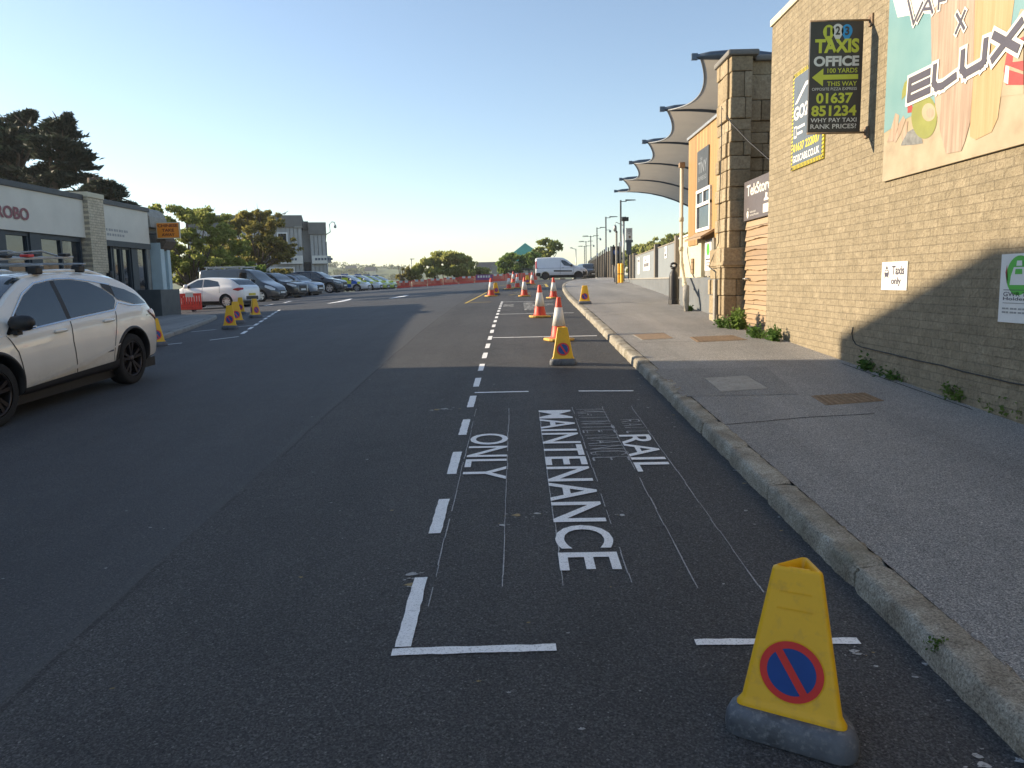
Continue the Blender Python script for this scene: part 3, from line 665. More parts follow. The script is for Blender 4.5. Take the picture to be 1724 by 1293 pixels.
L.ngon([(2.6, 1.3), (3.4, 1.15), (4.1, 1.3), (4.1, 1.7), (3.3, 1.65), (2.7, 1.6)], .005, 6)
def strokes(lines, wd, z, mi):
    for pl in lines:
        for (a, b_) in zip(pl, pl[1:]):
            a, b_ = Vector(pc(*a)), Vector(pc(*b_)); d = (b_ - a).normalized(); n_ = Vector((-d.y, d.x)) * wd / 2; a2, b2 = a - d * wd * .5, b_ + d * wd * .5
            L.add([(p.x, p.y, z) for p in (a2 - n_, b2 - n_, b2 + n_, a2 + n_)], [(0, 1, 2, 3)], mi); z += .0002
word = [[(925, 530), (1040, 475)], [(918, 592), (1038, 535)], [(910, 655), (1040, 595)], [(918, 535), (908, 650)], [(1082, 445), (1075, 545), (1092, 575), (1130, 565), (1212, 505)], [(1268, 350), (1262, 455), (1285, 485), (1390, 425), (1408, 400), (1420, 275)], [(1480, 235), (1625, 315)], [(1470, 385), (1650, 150)]]
strokes(word, .125, .010, 7); strokes(word, .066, .014, 8)
small = [[(905, 5), (940, 155), (998, 20)], [(965, 135), (1040, -10), (1065, 80)], [(1010, 60), (1055, 55)], [(1105, 55), (1112, -60), (1150, -50), (1150, -5), (1110, 5)], [(1228, 95), (1275, 185)], [(1280, 75), (1222, 215)]]
strokes(small, .062, .010, 7); strokes(small, .028, .014, 8)
M['print_grey'] = pm('print_grey', (.20, .20, .19), .5, .4, 20); M['print_lime'] = pm('print_lime', (.24, .25, .06), .5, .2, 4); M['print_blue'] = pm('print_blue', (.03, .15, .42), .5, .2); M['print_red'] = pm('print_red', (.42, .06, .055), .5, .25, 4); M['print_white'] = pm('print_white', (.70, .68, .62), .5, .06); M['print_ink'] = pm('print_ink', (.07, .065, .09), .5, .1)
L.build('printed_picture', [M['print_sea'], M['print_sand'], M['print_plank'], M['print_plank2'], M['print_lime'], M['print_blue'], M['print_red'], M['print_white'], M['print_ink'], M['print_grey']], b)

# --- small white "Taxis only" sign
p = atx(1485, 488, WX); q = atx(1530, 440, WX)
b = thing('wall_sign', 'small white square sign reading Taxis only on the brick wall', 'sign', (WX, p.y, 1.482))
W, H = abs(q.y - p.y), .295; fr = frame((-.012, 0, 0), (0, -1, 0), (0, 0, 1)); mb = MB(fr); mb.box((0, 0, -.011), (W, H, 0)); mb.build('panel', M['white'], b, .002)
L = MB(fr); L.text('Taxis', (.23, .16, .49, .255), .002, 0, .03); L.text('only', (.22, .04, .43, .135), .002, 0, .03)
L.ngon([(.075, .14), (.155, .14), (.165, .18), (.15, .215), (.08, .215), (.065, .18)], .002, 0); L.ngon([(.085, .222), (.145, .222), (.115, .26)], .002, 0); L.box((.09, .185, .002), (.14, .205, .003), 1)
for x in (.072, .142): L.box((x, .12, .0), (x + .016, .14, .002), 0)
L.build('lettering', [M['print_ink'], M['white']], b)
# --- permit holders sign
p = atx(1689, 430, WX)
b = thing('wall_sign', 'white permit holders sign with a green disc at the right edge of the brick wall', 'sign', (WX, p.y, 1.245))
W, H = .82, .545; mb = MB(fr); mb.box((0, 0, -.011), (W, H, 0)); mb.build('panel', M['white'], b, .002)
M['sign_green'] = pm('green_print', (.09, .46, .05), .5, .08)
L = MB(fr); L.ngon(circle(.235, .375, .155, 36), .002, 0); L.box((.055, .258, .0), (.78, .263, .003), 1); L.box((.055, .155, .0), (.78, .158, .003), 1)
L.text('GWR Taxi Permit', (.055, .21, .70, .245), .002, 1, .01); L.text('Holders Only', (.055, .17, .60, .205), .002, 1, .01)
for i, y in enumerate((.105, .075)): [L.box((.05 + .05 * q, y, 0), (.05 + .05 * q + (.042, .03)[q % 2], y + .014, .002), 3) for q in range((12, 8)[i])]
L.ngon([(.13, .30), (.34, .30), (.34, .37), (.30, .44), (.17, .44), (.14, .37)], .004, 2); L.ngon([(.19, .385), (.28, .385), (.275, .425), (.195, .425)], .006, 0); L.ngon([(.2, .45), (.27, .45), (.265, .49), (.205, .49)], .004, 2); L.ngon([(.065, .40), (.08, .46), (.10, .35), (.09, .31)], .002, 4)
L.build('lettering', [M['sign_green'], M['print_ink'], M['white'], M['steel'], M['print_red']], b)

# --- timber faced kiosk front with shop sign, between brick wall and stone pier
KXX, ky0, ky1 = 4.1, 11.6, 13.98
t = thing('timber_kiosk', 'waney-edged timber boarded front between the brick wall and the stone pier', 'kiosk', (KXX, ky1, 0))
mb = MB(Matrix.Translation((-KXX, -ky1, 0))); mb.box((KXX + .06, ky0, -.2), (KXX + 1.2, ky1, 3.28)); mb.build('frame', M['dark_steel'], t)
mb = MB(Matrix.Translation((-KXX, -ky1, 0))); z = .40; r = random.Random(4); k = 0
while z < 2.62:
    h = r.uniform(.15, .19); n = 24; rows = []
    for i in range(n + 1):
        y = ky0 + (ky1 - ky0) * i / n; wv = .012 * math.sin(y * 5 + k) + r.uniform(-.006, .006)
        rows.append([(KXX + .045, y, z + h + .02), (KXX + .02, y, z + h), (KXX - .012, y, z + .012 + wv), (KXX + .03, y, z - .004 + wv)])
    mb.grid(rows, 0, False); z += h; k += 1
mb.build('board_cladding', M['waney'], t)
mb = MB(); mb.tube([(-.02, -.35 + 0, 1.62), (-.09, -.35, 1.62)], .014, 8); mb.tube([(-.09, -.35, 1.62), (-.09, -.2, 1.62)], .012, 8); mb.build('handle', M['steel'], t)
b = thing('shop_sign', 'dark grey phone shop sign above the timber boarded front', 'sign', (KXX, ky1 + .02, 2.63)); fr = frame((-.035, 0, 0), (0, -1, 0), (0, 0, 1))
M['sign_grey'] = pm('grey_sign_face', (.115, .10, .105), .5, .1, 4)
mb = MB(fr); mb.box((0, 0, -.033), (2.35, .675, 0)); mb.build('panel', M['sign_grey'], b, .003)
L = MB(fr); L.text('TekStore', (.16, .41, 1.46, .60), .003, 0, .02); L.text('Authorised', (.36, .115, .68, .15), .003, 0); L.text('Service Provider', (.36, .06, .86, .098), .003, 0)
ap = [(.24 + .055 * math.cos(a) * (1 + .12 * math.cos(2 * a)), .105 + .065 * math.sin(a) * (1 - .1 * math.sin(a))) for a in [6.283 * k / 24 for k in range(24)]]
L.ngon(ap, .003, 0); L.ngon(circle(.305, .115, .022, 12), .004, 1); L.ngon([(.24, .175), (.27, .185), (.262, .215), (.242, .2)], .003, 0)
L.ngon([(1.12, .25), (1.36, .25), (1.36, .27), (1.28, .3), (1.3, .36), (1.2, .38), (1.18, .3), (1.12, .28)], .003, 0); L.box((1.08, .06, 0), (1.4, .2, .003), 0)
L.build('lettering', [M['print_white'], M['sign_grey']], b)

# --- granite pier and return wall of the station building
t = thing('stone_pier', 'tall granite block pier with a splayed base and dark capping', 'pier', (3.85, 14.2, 0))
Tm = Matrix.Translation((-3.85, -14.2, 0))
mb = MB(Tm); r = random.Random(9)
mb.box((3.90, 14.24, -.2), (4.24, 15.0, 5.5)); mb.box((4.2, 14.5, -.2), (8, 14.95, 5.45))
def course(x0, x1, y0, y1, z0, z1, side):
    """blocks with their own face, butted with open joints"""
    a = 0
    if side == 'f':      # facing -y
        x = x0
        while x < x1 - .02:
            w_ = min(r.uniform(.2, .55), x1 - x)
            if x1 - x - w_ < .12: w_ = x1 - x
            d = r.uniform(-.03, .02); mb.box((x + .004, y0 + d, z0 + .004), (x + w_ - .004, y1, z1 - .004)); x += w_
    else:
        y = y0
        while y < y1 - .02:
            w_ = min(r.uniform(.25, .5), y1 - y)
            if y1 - y - w_ < .12: w_ = y1 - y
            d = r.uniform(-.025, .02); mb.box((x0 + d, y + .006, z0 + .006), (x1, y + w_ - .006, z1 - .006)); y += w_
z = .2
while z < 5.42:
    h = r.choice((.16, .2, .24, .3, .36, .44)); h = min(h, 5.5 - z); base = z < 1.95
    e = .10 if base else 0
    xs = 3.83 + r.uniform(.0, .02)
    course(xs - e, 4.22 + e, 14.17 - e, 14.3, z, z + h, 'f'); course(xs - .015 - e, 3.93, 14.32 - e, 15.02 + e * .5, z, z + h, 's')
    if z > 0: course(4.22 + e, 7.5, 14.43, 14.6, z, z + h, 'f')
    z += h
mb.build('masonry', M['stone'], t, .014, 2)
mb = MB(Tm); mb.add([(3.70, 14.04, 1.86), (4.34, 14.04, 1.86), (4.34, 15.08, 1.86), (3.70, 15.08, 1.86), (3.80, 14.14, 2.12), (4.24, 14.14, 2.12), (4.24, 15.02, 2.12), (3.80, 15.02, 2.12)], [(0, 1, 5, 4), (1, 2, 6, 5), (2, 3, 7, 6), (3, 0, 4, 7), (4, 5, 6, 7), (3, 2, 1, 0)]); mb.build('splay', M['stone'], t, .015)
mb = MB(Tm); mb.box((3.77, 14.09, 5.50), (4.32, 15.12, 5.60)); mb.box((4.322, 14.36, 5.47), (7.6, 15.05, 5.57)); mb.build('capping', M['conc_dark'], t, .03)
cb = MB(); cb.tube([(3.80, 14.6, 4.75), (3.79, 14.55, 4.0), (3.785, 14.6, 3.0), (3.78, 14.6, 2.3), (3.70, 14.75, 2.0), (3.66, 14.8, 1.85), (3.69, 14.45, 1.75), (3.69, 14.4, 1.6)], .009, 6); cb.tube([(3.80, 14.55, 4.70), (3.84, 14.1, 4.35), (4.0, 13.6, 3.95), (4.12, 12.9, 3.55), (4.2, 12.45, 3.38)], .010, 6)
tag(cb.build('cable', M['black']), 'black cable hanging down and across the granite pier', 'cable')
mb = MB(); mb.box((3.66, 14.36, .8), (3.70, 14.48, 1.62)); tag(mb.build('cable_duct', M['concrete']), 'narrow grey cable duct on the foot of the granite pier', 'duct')

# --- larch clad building
BX, by0, by1 = 4.1, 15.06, 18.66
t = thing('timber_clad_building', 'small building clad in golden vertical boards over a cream wall and dark plinth', 'building', (BX, by0, 0)); Tm = Matrix.Translation((-BX, -by0, 0))
mb = MB(Tm); mb.box((BX, by0, 2.40), (BX + 6, by1, 4.84)); mb.build('cladding', M['larch'], t)
mb = MB(Tm); mb.box((BX + .03, by0, 1.665), (BX + 6, by1 + .4, 2.398)); mb.build('wall', M['cream'], t)
mb = MB(Tm); mb.box((BX - .06, by0, -.2), (BX + 6, by1 + .55, 1.66)); mb.build('plinth', M['grey_paint'], t, .01)
mb = MB(Tm); mb.box((BX - .04, by0, 4.842), (BX + 6, by1 + .05, 4.90)); mb.build('roof_edge', M['steel'], t)
mb = MB(Tm); y0, y1 = 16.43, 17.68
for a, b_ in (((BX - .05, y0, 2.66), (BX + .02, y1, 2.73)), ((BX - .05, y0, 3.50), (BX + .02, y1, 3.57)), ((BX - .05, y0, 3.20), (BX + .02, y1, 3.27)), ((BX - .049, y0, 2.732), (BX + .02, y0 + .07, 3.498)), ((BX - .049, y1 - .07, 2.732), (BX + .02, y1, 3.498)), ((BX - .048, (y0 + y1) / 2 - .035, 3.272), (BX + .02, (y0 + y1) / 2 + .035, 3.498))): mb.box(a, b_)
wf = mb.build('window', M['white'], t, .006); mb = MB(Tm); mb.box((BX - .015, y0 + .05, 2.7), (BX + .01, y1 - .05, 3.53)); mb.build('pane', M['glass'], wf)
mb = MB(Tm); mb.add([(BX - .28, 16.2, 2.50), (BX - .28, 17.75, 2.50), (BX, 17.75, 2.66), (BX, 16.2, 2.66), (BX - .28, 16.2, 2.46), (BX - .28, 17.75, 2.46), (BX, 17.75, 2.60), (BX, 16.2, 2.60)], [(0, 1, 2, 3)[::-1], (0, 4, 5, 1), (4, 7, 6, 5), (0, 3, 7, 4), (1, 5, 6, 2)]); mb.build('awning', M['waney'], t)
mb = MB(Tm); mb.box((BX - .05, 16.05, 1.68), (BX + .01, 16.75, 2.46)); mb.build('door', M['concrete'], t, .01); mb = MB(Tm); mb.box((BX - .10, 16.9, 1.67), (BX + .02, 17.2, 2.47)); mb.build('pilaster', M['cream'], t, .01)
mb = MB(Tm); mb.box((BX - .01, 18.1, 1.75), (BX + .02, 18.3, 2.1)); mb.build('vent', M['waney'], t)
b = thing('cafe_sign', 'dark espresso cafe board on the golden timber cladding', 'sign', (BX, 17.68, 3.56)); fr = frame((-.03, 0, 0), (0, -1, 0), (0, 0, 1))
mb = MB(fr); mb.box((0, 0, -.028), (1.02, .86, 0)); mb.build('panel', M['dark_steel'], b, .004); L = MB(fr); L.text('the', (.3, .62, .5, .72), .003, 0); L.text('TINY', (.14, .36, .88, .60), .003, 0, .0); L.text('ESPRESSO', (.14, .2, .88, .29), .003, 0); L.build('lettering', M['steel'], b)
b = thing('wall_sign', 'narrow white notice with a green disc on the cream wall', 'sign', (BX - .055, 16.7, 1.8)); fr = frame((-.012, 0, 0), (0, -1, 0), (0, 0, 1)); mb = MB(fr); mb.box((0, 0, -.01), (.55, .62, 0)); mb.build('panel', M['white'], b)
L = MB(fr); L.ngon(circle(.275, .44, .13), .003, 0); L.box((.08, .22, 0), (.47, .25, .003), 1); L.box((.10, .15, 0), (.44, .17, .003), 1); L.box((.13, .09, 0), (.42, .11, .003), 1); L.build('lettering', [M['sign_green'], M['print_ink']], b)
# drainpipe
t = thing('drainpipe', 'cream drainpipe with hopper at the corner of the timber clad building', 'drainpipe', (3.98, 18.85, .85))
mb = MB(); mb.tube([(0, 0, 3.45), (0, 0, 1.45), (-.04, -.3, 1.1), (-.16, -1.2, .62), (-.2, -1.5, .5)], .043, 12); mb.build('upper_pipe', M['cream'], t)
mb = MB(); mb.tube([(-.2, -1.5, .62), (-.24, -1.7, .3), (-.27, -1.85, -.2)], .07, 12); mb.build('lower_pipe', M['concrete'], t)
mb = MB(); mb.box((-.07, -.07, 3.4), (.07, .07, 3.53)); mb.build('hopper', M['waney'], t, .02)
for p in ((0, 0, 2.2), (0, 0, 1.5), (-.05, -.34, 1.08), (-.15, -1.1, .66)): mb = MB(); mb.lathe([(.056, -.05), (.056, .05)], 12, c=p); mb.build('collar', M['cream'], t)

# --- station boundary: low rendered wall, panels, posts
def wl_x(y): return 4.42 + .0667 * (y - 20.6)
def bar(mb, ya, yb, z0, z1, d0, d1, mi=0, zf0=None):
    xa, xb = wl_x(ya), wl_x(yb); n = Vector((-1, .0667, 0)).normalized()
    A, B = Vector((xa, ya, 0)), Vector((xb, yb, 0)); pts = [A + n * d1, B + n * d1, B + n * d0, A + n * d0]
    za = z0; mb.add([(p.x, p.y, z0) for p in pts] + [(p.x, p.y, z1) for p in pts], [(0, 3, 2, 1)[::-1], (4, 5, 6, 7)[::-1], (0, 1, 5, 4)[::-1], (1, 2, 6, 5)[::-1], (2, 3, 7, 6)[::-1], (3, 0, 4, 7)[::-1]], mi)
t = thing('low_wall', 'low grey rendered wall along the back of the pavement', 'wall', (wl_x(20.6), 20.6, 0)); Tm = Matrix.Translation((-wl_x(20.6), -20.6, 0))
mb = MB(Tm); bar(mb, 20.6, 42, .4, 1.64, -.25, 0); mb.build('wall', M['grey_paint'], t, .015); mb = MB(Tm); bar(mb, 20.55, 42.05, 1.642, 1.69, -.28, .03); mb.build('coping', M['concrete'], t, .01)
t = thing('white_panel_wall', 'cream white boarded wall between the drainpipe and the grey panels', 'wall', (wl_x(19.2), 19.2, 0)); Tm = Matrix.Translation((-wl_x(19.2), -19.2, 0))
mb = MB(Tm); bar(mb, 19.2, 22.2, 1.0, 2.74, -.5, -.12); mb.build('panel', M['cream'], t); mb = MB(Tm); bar(mb, 19.1, 22.2, 2.742, 2.79, -.55, -.08); mb.build('capping', M['white'], t)
mb = MB(Tm); bar(mb, 20.9, 21.1, 1.9, 2.4, -.119, -.115); mb.build('notice', M['print_red'], t)
t = thing('panel_fence', 'pale grey panel fence with timber posts standing on the low wall', 'fence', (wl_x(22.2), 22.2, 0)); Tm = Matrix.Translation((-wl_x(22.2), -22.2, 0))
for k, (ya, yb) in enumerate(((22.6, 27.3), (27.9, 36.6))):
    mb = MB(Tm); bar(mb, ya, yb, 1.69, 2.70, -.14, -.10); mb.build('panel', M['panel_grey'], t); mb = MB(Tm); bar(mb, ya, yb, 2.702, 2.74, -.16, -.08); mb.build('rail', M['fence_wood'], t)
for y in (22.2, 27.5, 36.7, 38.6): mb = MB(Tm); bar(mb, y, y + .28, 1.69, 2.86, -.22, .0); mb.build('post', M['fence_wood'], t, .01)
fr0 = lambda y, z: frame((wl_x(y) + .09, y, z), (.0667, 0 - 1, 0), (0, 0, 1))
def notice(y, z, w_, h, label, lines, extra=None):
    b = thing('notice', label, 'sign', (wl_x(y) + .085, y, z)); fr = frame((0, 0, 0), (-.0667, -1, 0), (0, 0, 1)); mb = MB(fr); mb.box((0, 0, -.012), (w_, h, .0)); mb.build('panel', M['white'], b)
    L = MB(fr)
    for bx in lines:
        x, k = bx[0], 0
        while x < bx[2] - .01:
            w1 = (bx[2] - bx[0]) * (.10, .05, .14, .07)[k % 4]; L.box((x, bx[1], 0), (min(bx[2], x + w1), bx[3], .003), 0); x += w1 * 1.4; k += 1
    L.build('lettering', [M['print_ink']], b)
notice(32.6, 1.98, 2.6, .58, 'large white notice on the far grey fence panel', [(.9, .38, 1.3, .46), (.3, .16, 2.3, .30)])
notice(35.2, 1.86, .9, .74, 'narrow white notice at the far end of the grey fence panel', [(.15, .55, .75, .64)])
notice(25.4, 2.3, .55, .38, 'small white notice on the near grey fence panel', [(.1, .2, .25, .32), (.1, .06, .4, .14)])
# ------------------------------------------------------------------ canopy over the platforms
tips = [aty(px, py, Y_) for px, py, Y_ in ((1172, 96, 17.4), (1117, 184, 22.0), (1086, 239, 27.0), (1063, 274, 31.8), (1046, 302, 36.9), (1037, 322, 41.7))]
t = thing('tensile_canopy', 'row of grey tensile fabric canopy bays on curved ribs above the station', 'canopy', (4.0, 17, 0)); Tm = Matrix.Translation((-4, -17, 0))
RL = 5.5
def rib_pt(i, u):
    x, y, z = tips[i]; return Vector((x + u, y, z + .10 * u - .078 * u * u))
rb = MB(Tm); en = MB(Tm)
for i in range(6):
    us = [0, .3, .7, 1.2, 1.8, 2.5, 3.2, 4.0, 4.8, RL]
    rb = MB(Tm); rb.tube([rib_pt(i, u) for u in us], [.05, .085, .10, .11, .11, .11, .11, .11, .11, .11], 10); rb.box(tuple(rib_pt(i, 0) + Vector((-.10, -.04, -.06))), tuple(rib_pt(i, 0) + Vector((.03, .04, .07)))); rb.build('rib', M['canopy_steel'], t)
for i in range(5):
    mb = MB(Tm); rows = []; nv = 18
    for k in range(nv + 1):
        v = k / nv; a = 4 * v * (1 - v); u0 = .10 + .42 * a; row = []
        for j in range(13):
            u = u0 + (RL - u0) * (j / 12); p = rib_pt(i, u) * (1 - v) + rib_pt(i + 1, u) * v
            row.append((p.x, p.y, p.z - .04 - .22 * a * (1 - .3 * j / 12)))
        rows.append(row)
    mb.grid(rows); mb.build('fabric_bay', M['canopy'], t)
    mb = MB(Tm); mb.tube([rows[k][0] for k in range(nv + 1)], .022, 6); mb.build('edge_cable', M['steel'], t)
for i in range(6):
    p = rib_pt(i, RL); mb = MB(Tm); mb.tube([(p.x, p.y, 1.2), (p.x, p.y, p.z)], .12, 10); mb.build('column', M['canopy_steel'], t)

# ------------------------------------------------------------------ cones
def waiting_cone(name, label, loc, rz, scale=1.0, fn=G, group='yellow no-waiting cones'):
    t = thing(name, label, 'cone', (loc[0], loc[1], fn(loc[0], loc[1])), rz, group, scale)
    if waiting_cone.proto:
        for ch in waiting_cone.proto.children: copy_tree(ch, t)
        return t
    waiting_cone.proto = t
    def tri(R, z, rr, n=7, tw=0):
        pts = []                       # rounded triangle; flat face towards -y
        for k in range(3):
            a0 = math.radians(90 + 120 * k); c = Vector((math.cos(a0), math.sin(a0))) * (R - 2 * rr)
            for q in range(n):
                a = a0 - math.radians(60) + math.radians(120) * q / (n - 1); pts.append((c.x + rr * math.cos(a), c.y + rr * math.sin(a), z))
        return pts
    mb = MB(); rows = [tri(.262, 0, .055), tri(.270, .02, .06), tri(.265, .055, .06), tri(.248, .078, .055), tri(.22, .084, .045), tri(.19, .084, .03)]
    mb.grid([r_ for r_ in rows], 0, True, True); mb.add(rows[0], [tuple(range(len(rows[0])))[::-1]]); mb.add(rows[-1], [tuple(range(len(rows[0])))]); mb.build('base', M['rubber'], t, angle=60)
    mb = MB(); prof = [(.198, .080, .022), (.198, .092, .022), (.186, .104, .02), (.178, .112, .018), (.092, .505, .012), (.088, .512, .011), (.076, .516, .010)]
    rows = [tri(R, z, q) for R, z, q in prof] + [tri(.066, .508, .009), tri(.058, .480, .008)]
    mb.grid(rows, 0, True, True); mb.add(rows[-1], [tuple(range(len(rows[0])))]); mb.box((-.03, -.012, .47), (.03, .0, .505))
    # the moulded lines across the upper part of each face
    for k in range(3):
        a = math.radians(120 * k); Rm = Matrix.Rotation(a, 4, 'Z')
        for z in (.395, .445):
            ap = lambda z: (.178 + (.092 - .178) * (z - .112) / (.505 - .112)) * .5
            q = [Rm @ Vector((sx * (.045 if z > .4 else .05), -ap(zz) - off, zz)) for zz, off in ((z, .0025), (z + .004, .0025)) for sx in (-1, 1)]
            mb.add(q, [(0, 1, 3, 2)])
    mb.build('body', M['yellow'], t, angle=50)
    for k in range(3):
        a = math.radians(120 * k); z0 = .215; tilt = math.atan2((.178 - .092) * .5, .505 - .112)
        ap = (.178 + (.092 - .178) * (z0 - .112) / (.505 - .112)) * .5
        Mx = Matrix.Rotation(a, 4, 'Z') @ Matrix.Translation((0, -ap, z0)) @ Matrix.Rotation(math.pi / 2 - tilt, 4, 'X')
        L = MB(Mx); L.ngon(circle(0, 0, .094, 40), .0012, 2); L.ngon(circle(0, 0, .090, 40), .0022, 0); L.ngon(circle(0, 0, .069, 40), .0032, 1)
        c_, s_ = math.cos(math.radians(-57)), math.sin(math.radians(-57)); L.add([(c_ * u - s_ * v, s_ * u + c_ * v, .0042) for u, v in ((-.07, -.0115), (.07, -.0115), (.07, .0115), (-.07, .0115))], [(0, 1, 2, 3)], 0)
        L.build('roundel', [M['sign_red'], M['sign_blue'], M['yellow']], t)
    return t
waiting_cone.proto = None
p = (.925, 2.465)
waiting_cone('no_waiting_cone', 'large yellow no-waiting cone on a grey rubber base, nearest the camera', p, math.radians(-31), 1.13)
p = at(947, 613); waiting_cone('no_waiting_cone', 'yellow no-waiting cone in front of a red and white cone at the shadow edge', p, math.radians(4))
p = at(985, 512, GP); waiting_cone('no_waiting_cone', 'yellow no-waiting cone alone on the sunlit pavement behind the kerb', p, math.radians(-12), fn=GP)
p = at(834, 497); waiting_cone('no_waiting_cone', 'yellow no-waiting cone hidden behind the leftmost of the red and white cones', p, math.radians(30))
p = at(888, 480); waiting_cone('no_waiting_cone', 'small yellow no-waiting cone between two red and white cones near the white van', p, math.radians(5), 1.1)
p = at(390, 554); waiting_cone('no_waiting_cone', 'yellow no-waiting cone at the front of the cluster by the white hatchback', p, math.radians(-4), 1.2)
p = at(398, 545); waiting_cone('no_waiting_cone', 'half hidden yellow no-waiting cone, second in the cluster by the white hatchback', p, math.radians(25), 1.25)
p = at(407, 529); waiting_cone('no_waiting_cone', 'yellow no-waiting cone at the back of the cluster by the white hatchback', p, math.radians(-8), 1.2)
p = at(429, 535); waiting_cone('no_waiting_cone', 'yellow no-waiting cone showing two roundels, right end of the cluster by the hatchback', p, math.radians(62), 1.2)
p = at(262, 583); waiting_cone('no_waiting_cone', 'yellow no-waiting cone half hidden behind the back bumper of the white car', p, math.radians(50), 1.15)

def traffic_cone(label, loc, scale=1.0, rz=0):
    t = thing('traffic_cone', label, 'cone', (loc[0], loc[1], G(loc[0], loc[1])), rz, 'red and white traffic cones', scale)
    if traffic_cone.proto:
        for ch in traffic_cone.proto.children: copy_tree(ch, t)
        return t
    traffic_cone.proto = t
    mb = MB(); oc = [(.235 * max(-1, min(1, 1.18 * math.cos(a))), .235 * max(-1, min(1, 1.18 * math.sin(a)))) for a in [6.2832 * k / 24 for k in range(24)]]
    mb.prism(oc, 0, .045); mb.build('base', M['cone_base'], t, .012)
    rr = lambda z: .145 + (.034 - .145) * (z - .045) / (.75 - .045)
    mb = MB(); mb.lathe([(rr(.045) + .02, .045), (rr(.07), .07), (rr(.26), .26)], 24); mb.build('body', M['cone_red'], t, angle=50); mb = MB(); mb.lathe([(rr(.57), .57), (rr(.74), .74), (rr(.75) - .008, .75), (.018, .752)], 24); mb.build('tip', M['cone_red'], t, angle=50)
    mb = MB(); mb.lathe([(rr(.255) + .004, .255), (rr(.575) + .004, .575)], 24); mb.build('sleeve', M['cone_white'], t)
    return t
traffic_cone.proto = None
for (px, py, lab, s) in ((941, 573, 'nearest red and white traffic cone, just behind a yellow no-waiting cone', 1.0), (909, 534, 'red and white traffic cone standing second nearest, in the middle of the sunlit bay', 1.02), (932, 502, 'red and white traffic cone beside the kerb, straight below the white van', .98),
        (883, 499, 'red and white traffic cone standing in the middle of the dark band of shade', .98), (827, 499, 'red and white traffic cone standing farthest left, in front of a yellow one', .98), (857, 487, 'dull red and white traffic cone in the second far rank, its sleeve half grey', .95),
        (871, 485, 'red and white traffic cone between two others in the second far rank', .98), (864, 476, 'red and white traffic cone farthest back, against the red barriers', 1.0), (896, 479, 'red and white traffic cone beside the back wheel of the white van', 1.0)):
    traffic_cone(lab, at(px, py), s, rnd.uniform(0, 1))

# ------------------------------------------------------------------ red plastic barriers
def barrier(label, x, y, z, rz, scale=1.0, group=None):
    t = thing('road_barrier', label, 'barrier', (x, y, z), rz, group, scale)
    if barrier.proto:
        for ch in barrier.proto.children: copy_tree(ch, t)
        return t
    barrier.proto = t
    mb = MB(); mb.box((-.98, -.03, .86), (.98, .03, 1.0)); mb.box((-.98, -.03, .10), (.98, .03, .30)); mb.box((-.98, -.03, .3005), (-.88, .03, .8595)); mb.box((.88, -.03, .3005), (.98, .03, .8595)); mb.box((-.86, -.008, .3005), (.86, .008, .40))
    for k in range(13): x0 = -.80 + k * .133; mb.box((x0 - .052, -.022, .4005), (x0 + .052, .022, .8595))
    mb.build('frame', M['barrier_red'], t, .01)
    for s in (-.55, .55): mb = MB(); mb.box((s - .07, -.28, 0), (s + .07, .28, .098)); mb.build('foot', M['black'], t, .01)
    for s in (-.36, .36): mb = MB(); mb.box((s - .2, -.045, .80), (s + .2, -.031, 1.05)); mb.box((s - .2, .031, .80), (s + .2, .045, 1.05)); mb.build('reflector', M['print_white'], t)
    return t
barrier.proto = None
A, B = aty(667, 486, 87), aty(905, 471.5, 87)
ordn = ['first', 'second', 'third', 'fourth', 'fifth', 'sixth', 'seventh', 'eighth', 'ninth']
nb = 9; d = (B - A) / nb
for k in range(nb):
    c = A + d * (k + .5); x, y = c.x, c.y + .0
    barrier('red plastic barrier, %s of the far row counted from the police cars' % ordn[k], x, y, G(x, y) - .02, math.atan2(d.y, d.x) + rnd.uniform(-.04, .04), (d.length / 2.0) * .99, 'red barriers across the far road')
pn = MB(); c = A + d * 5.6
pn.box((c.x - .9, c.y - .1, G(c.x, c.y) + .35), (c.x + 1.0, c.y - .07, G(c.x, c.y) + .95), 0)
for k in range(5): pn.box((c.x - .7 + .3 * k, c.y - .105, G(c.x, c.y) + .6), (c.x - .5 + .3 * k, c.y - .1005, G(c.x, c.y) + .85), 1)
M['purple'] = pm('purple_banner', (.25, .06, .22), .6, .2); tag(pn.build('banner', [M['purple'], M['print_white']]), 'purple banner with pale lettering hung on the far red barriers', 'banner')
p = at(298, 527); barrier('lone red plastic barrier beside the take-away corner and the white hatchback', p.x + .3, p.y, G(p.x, p.y) + .05, math.radians(12), .80)

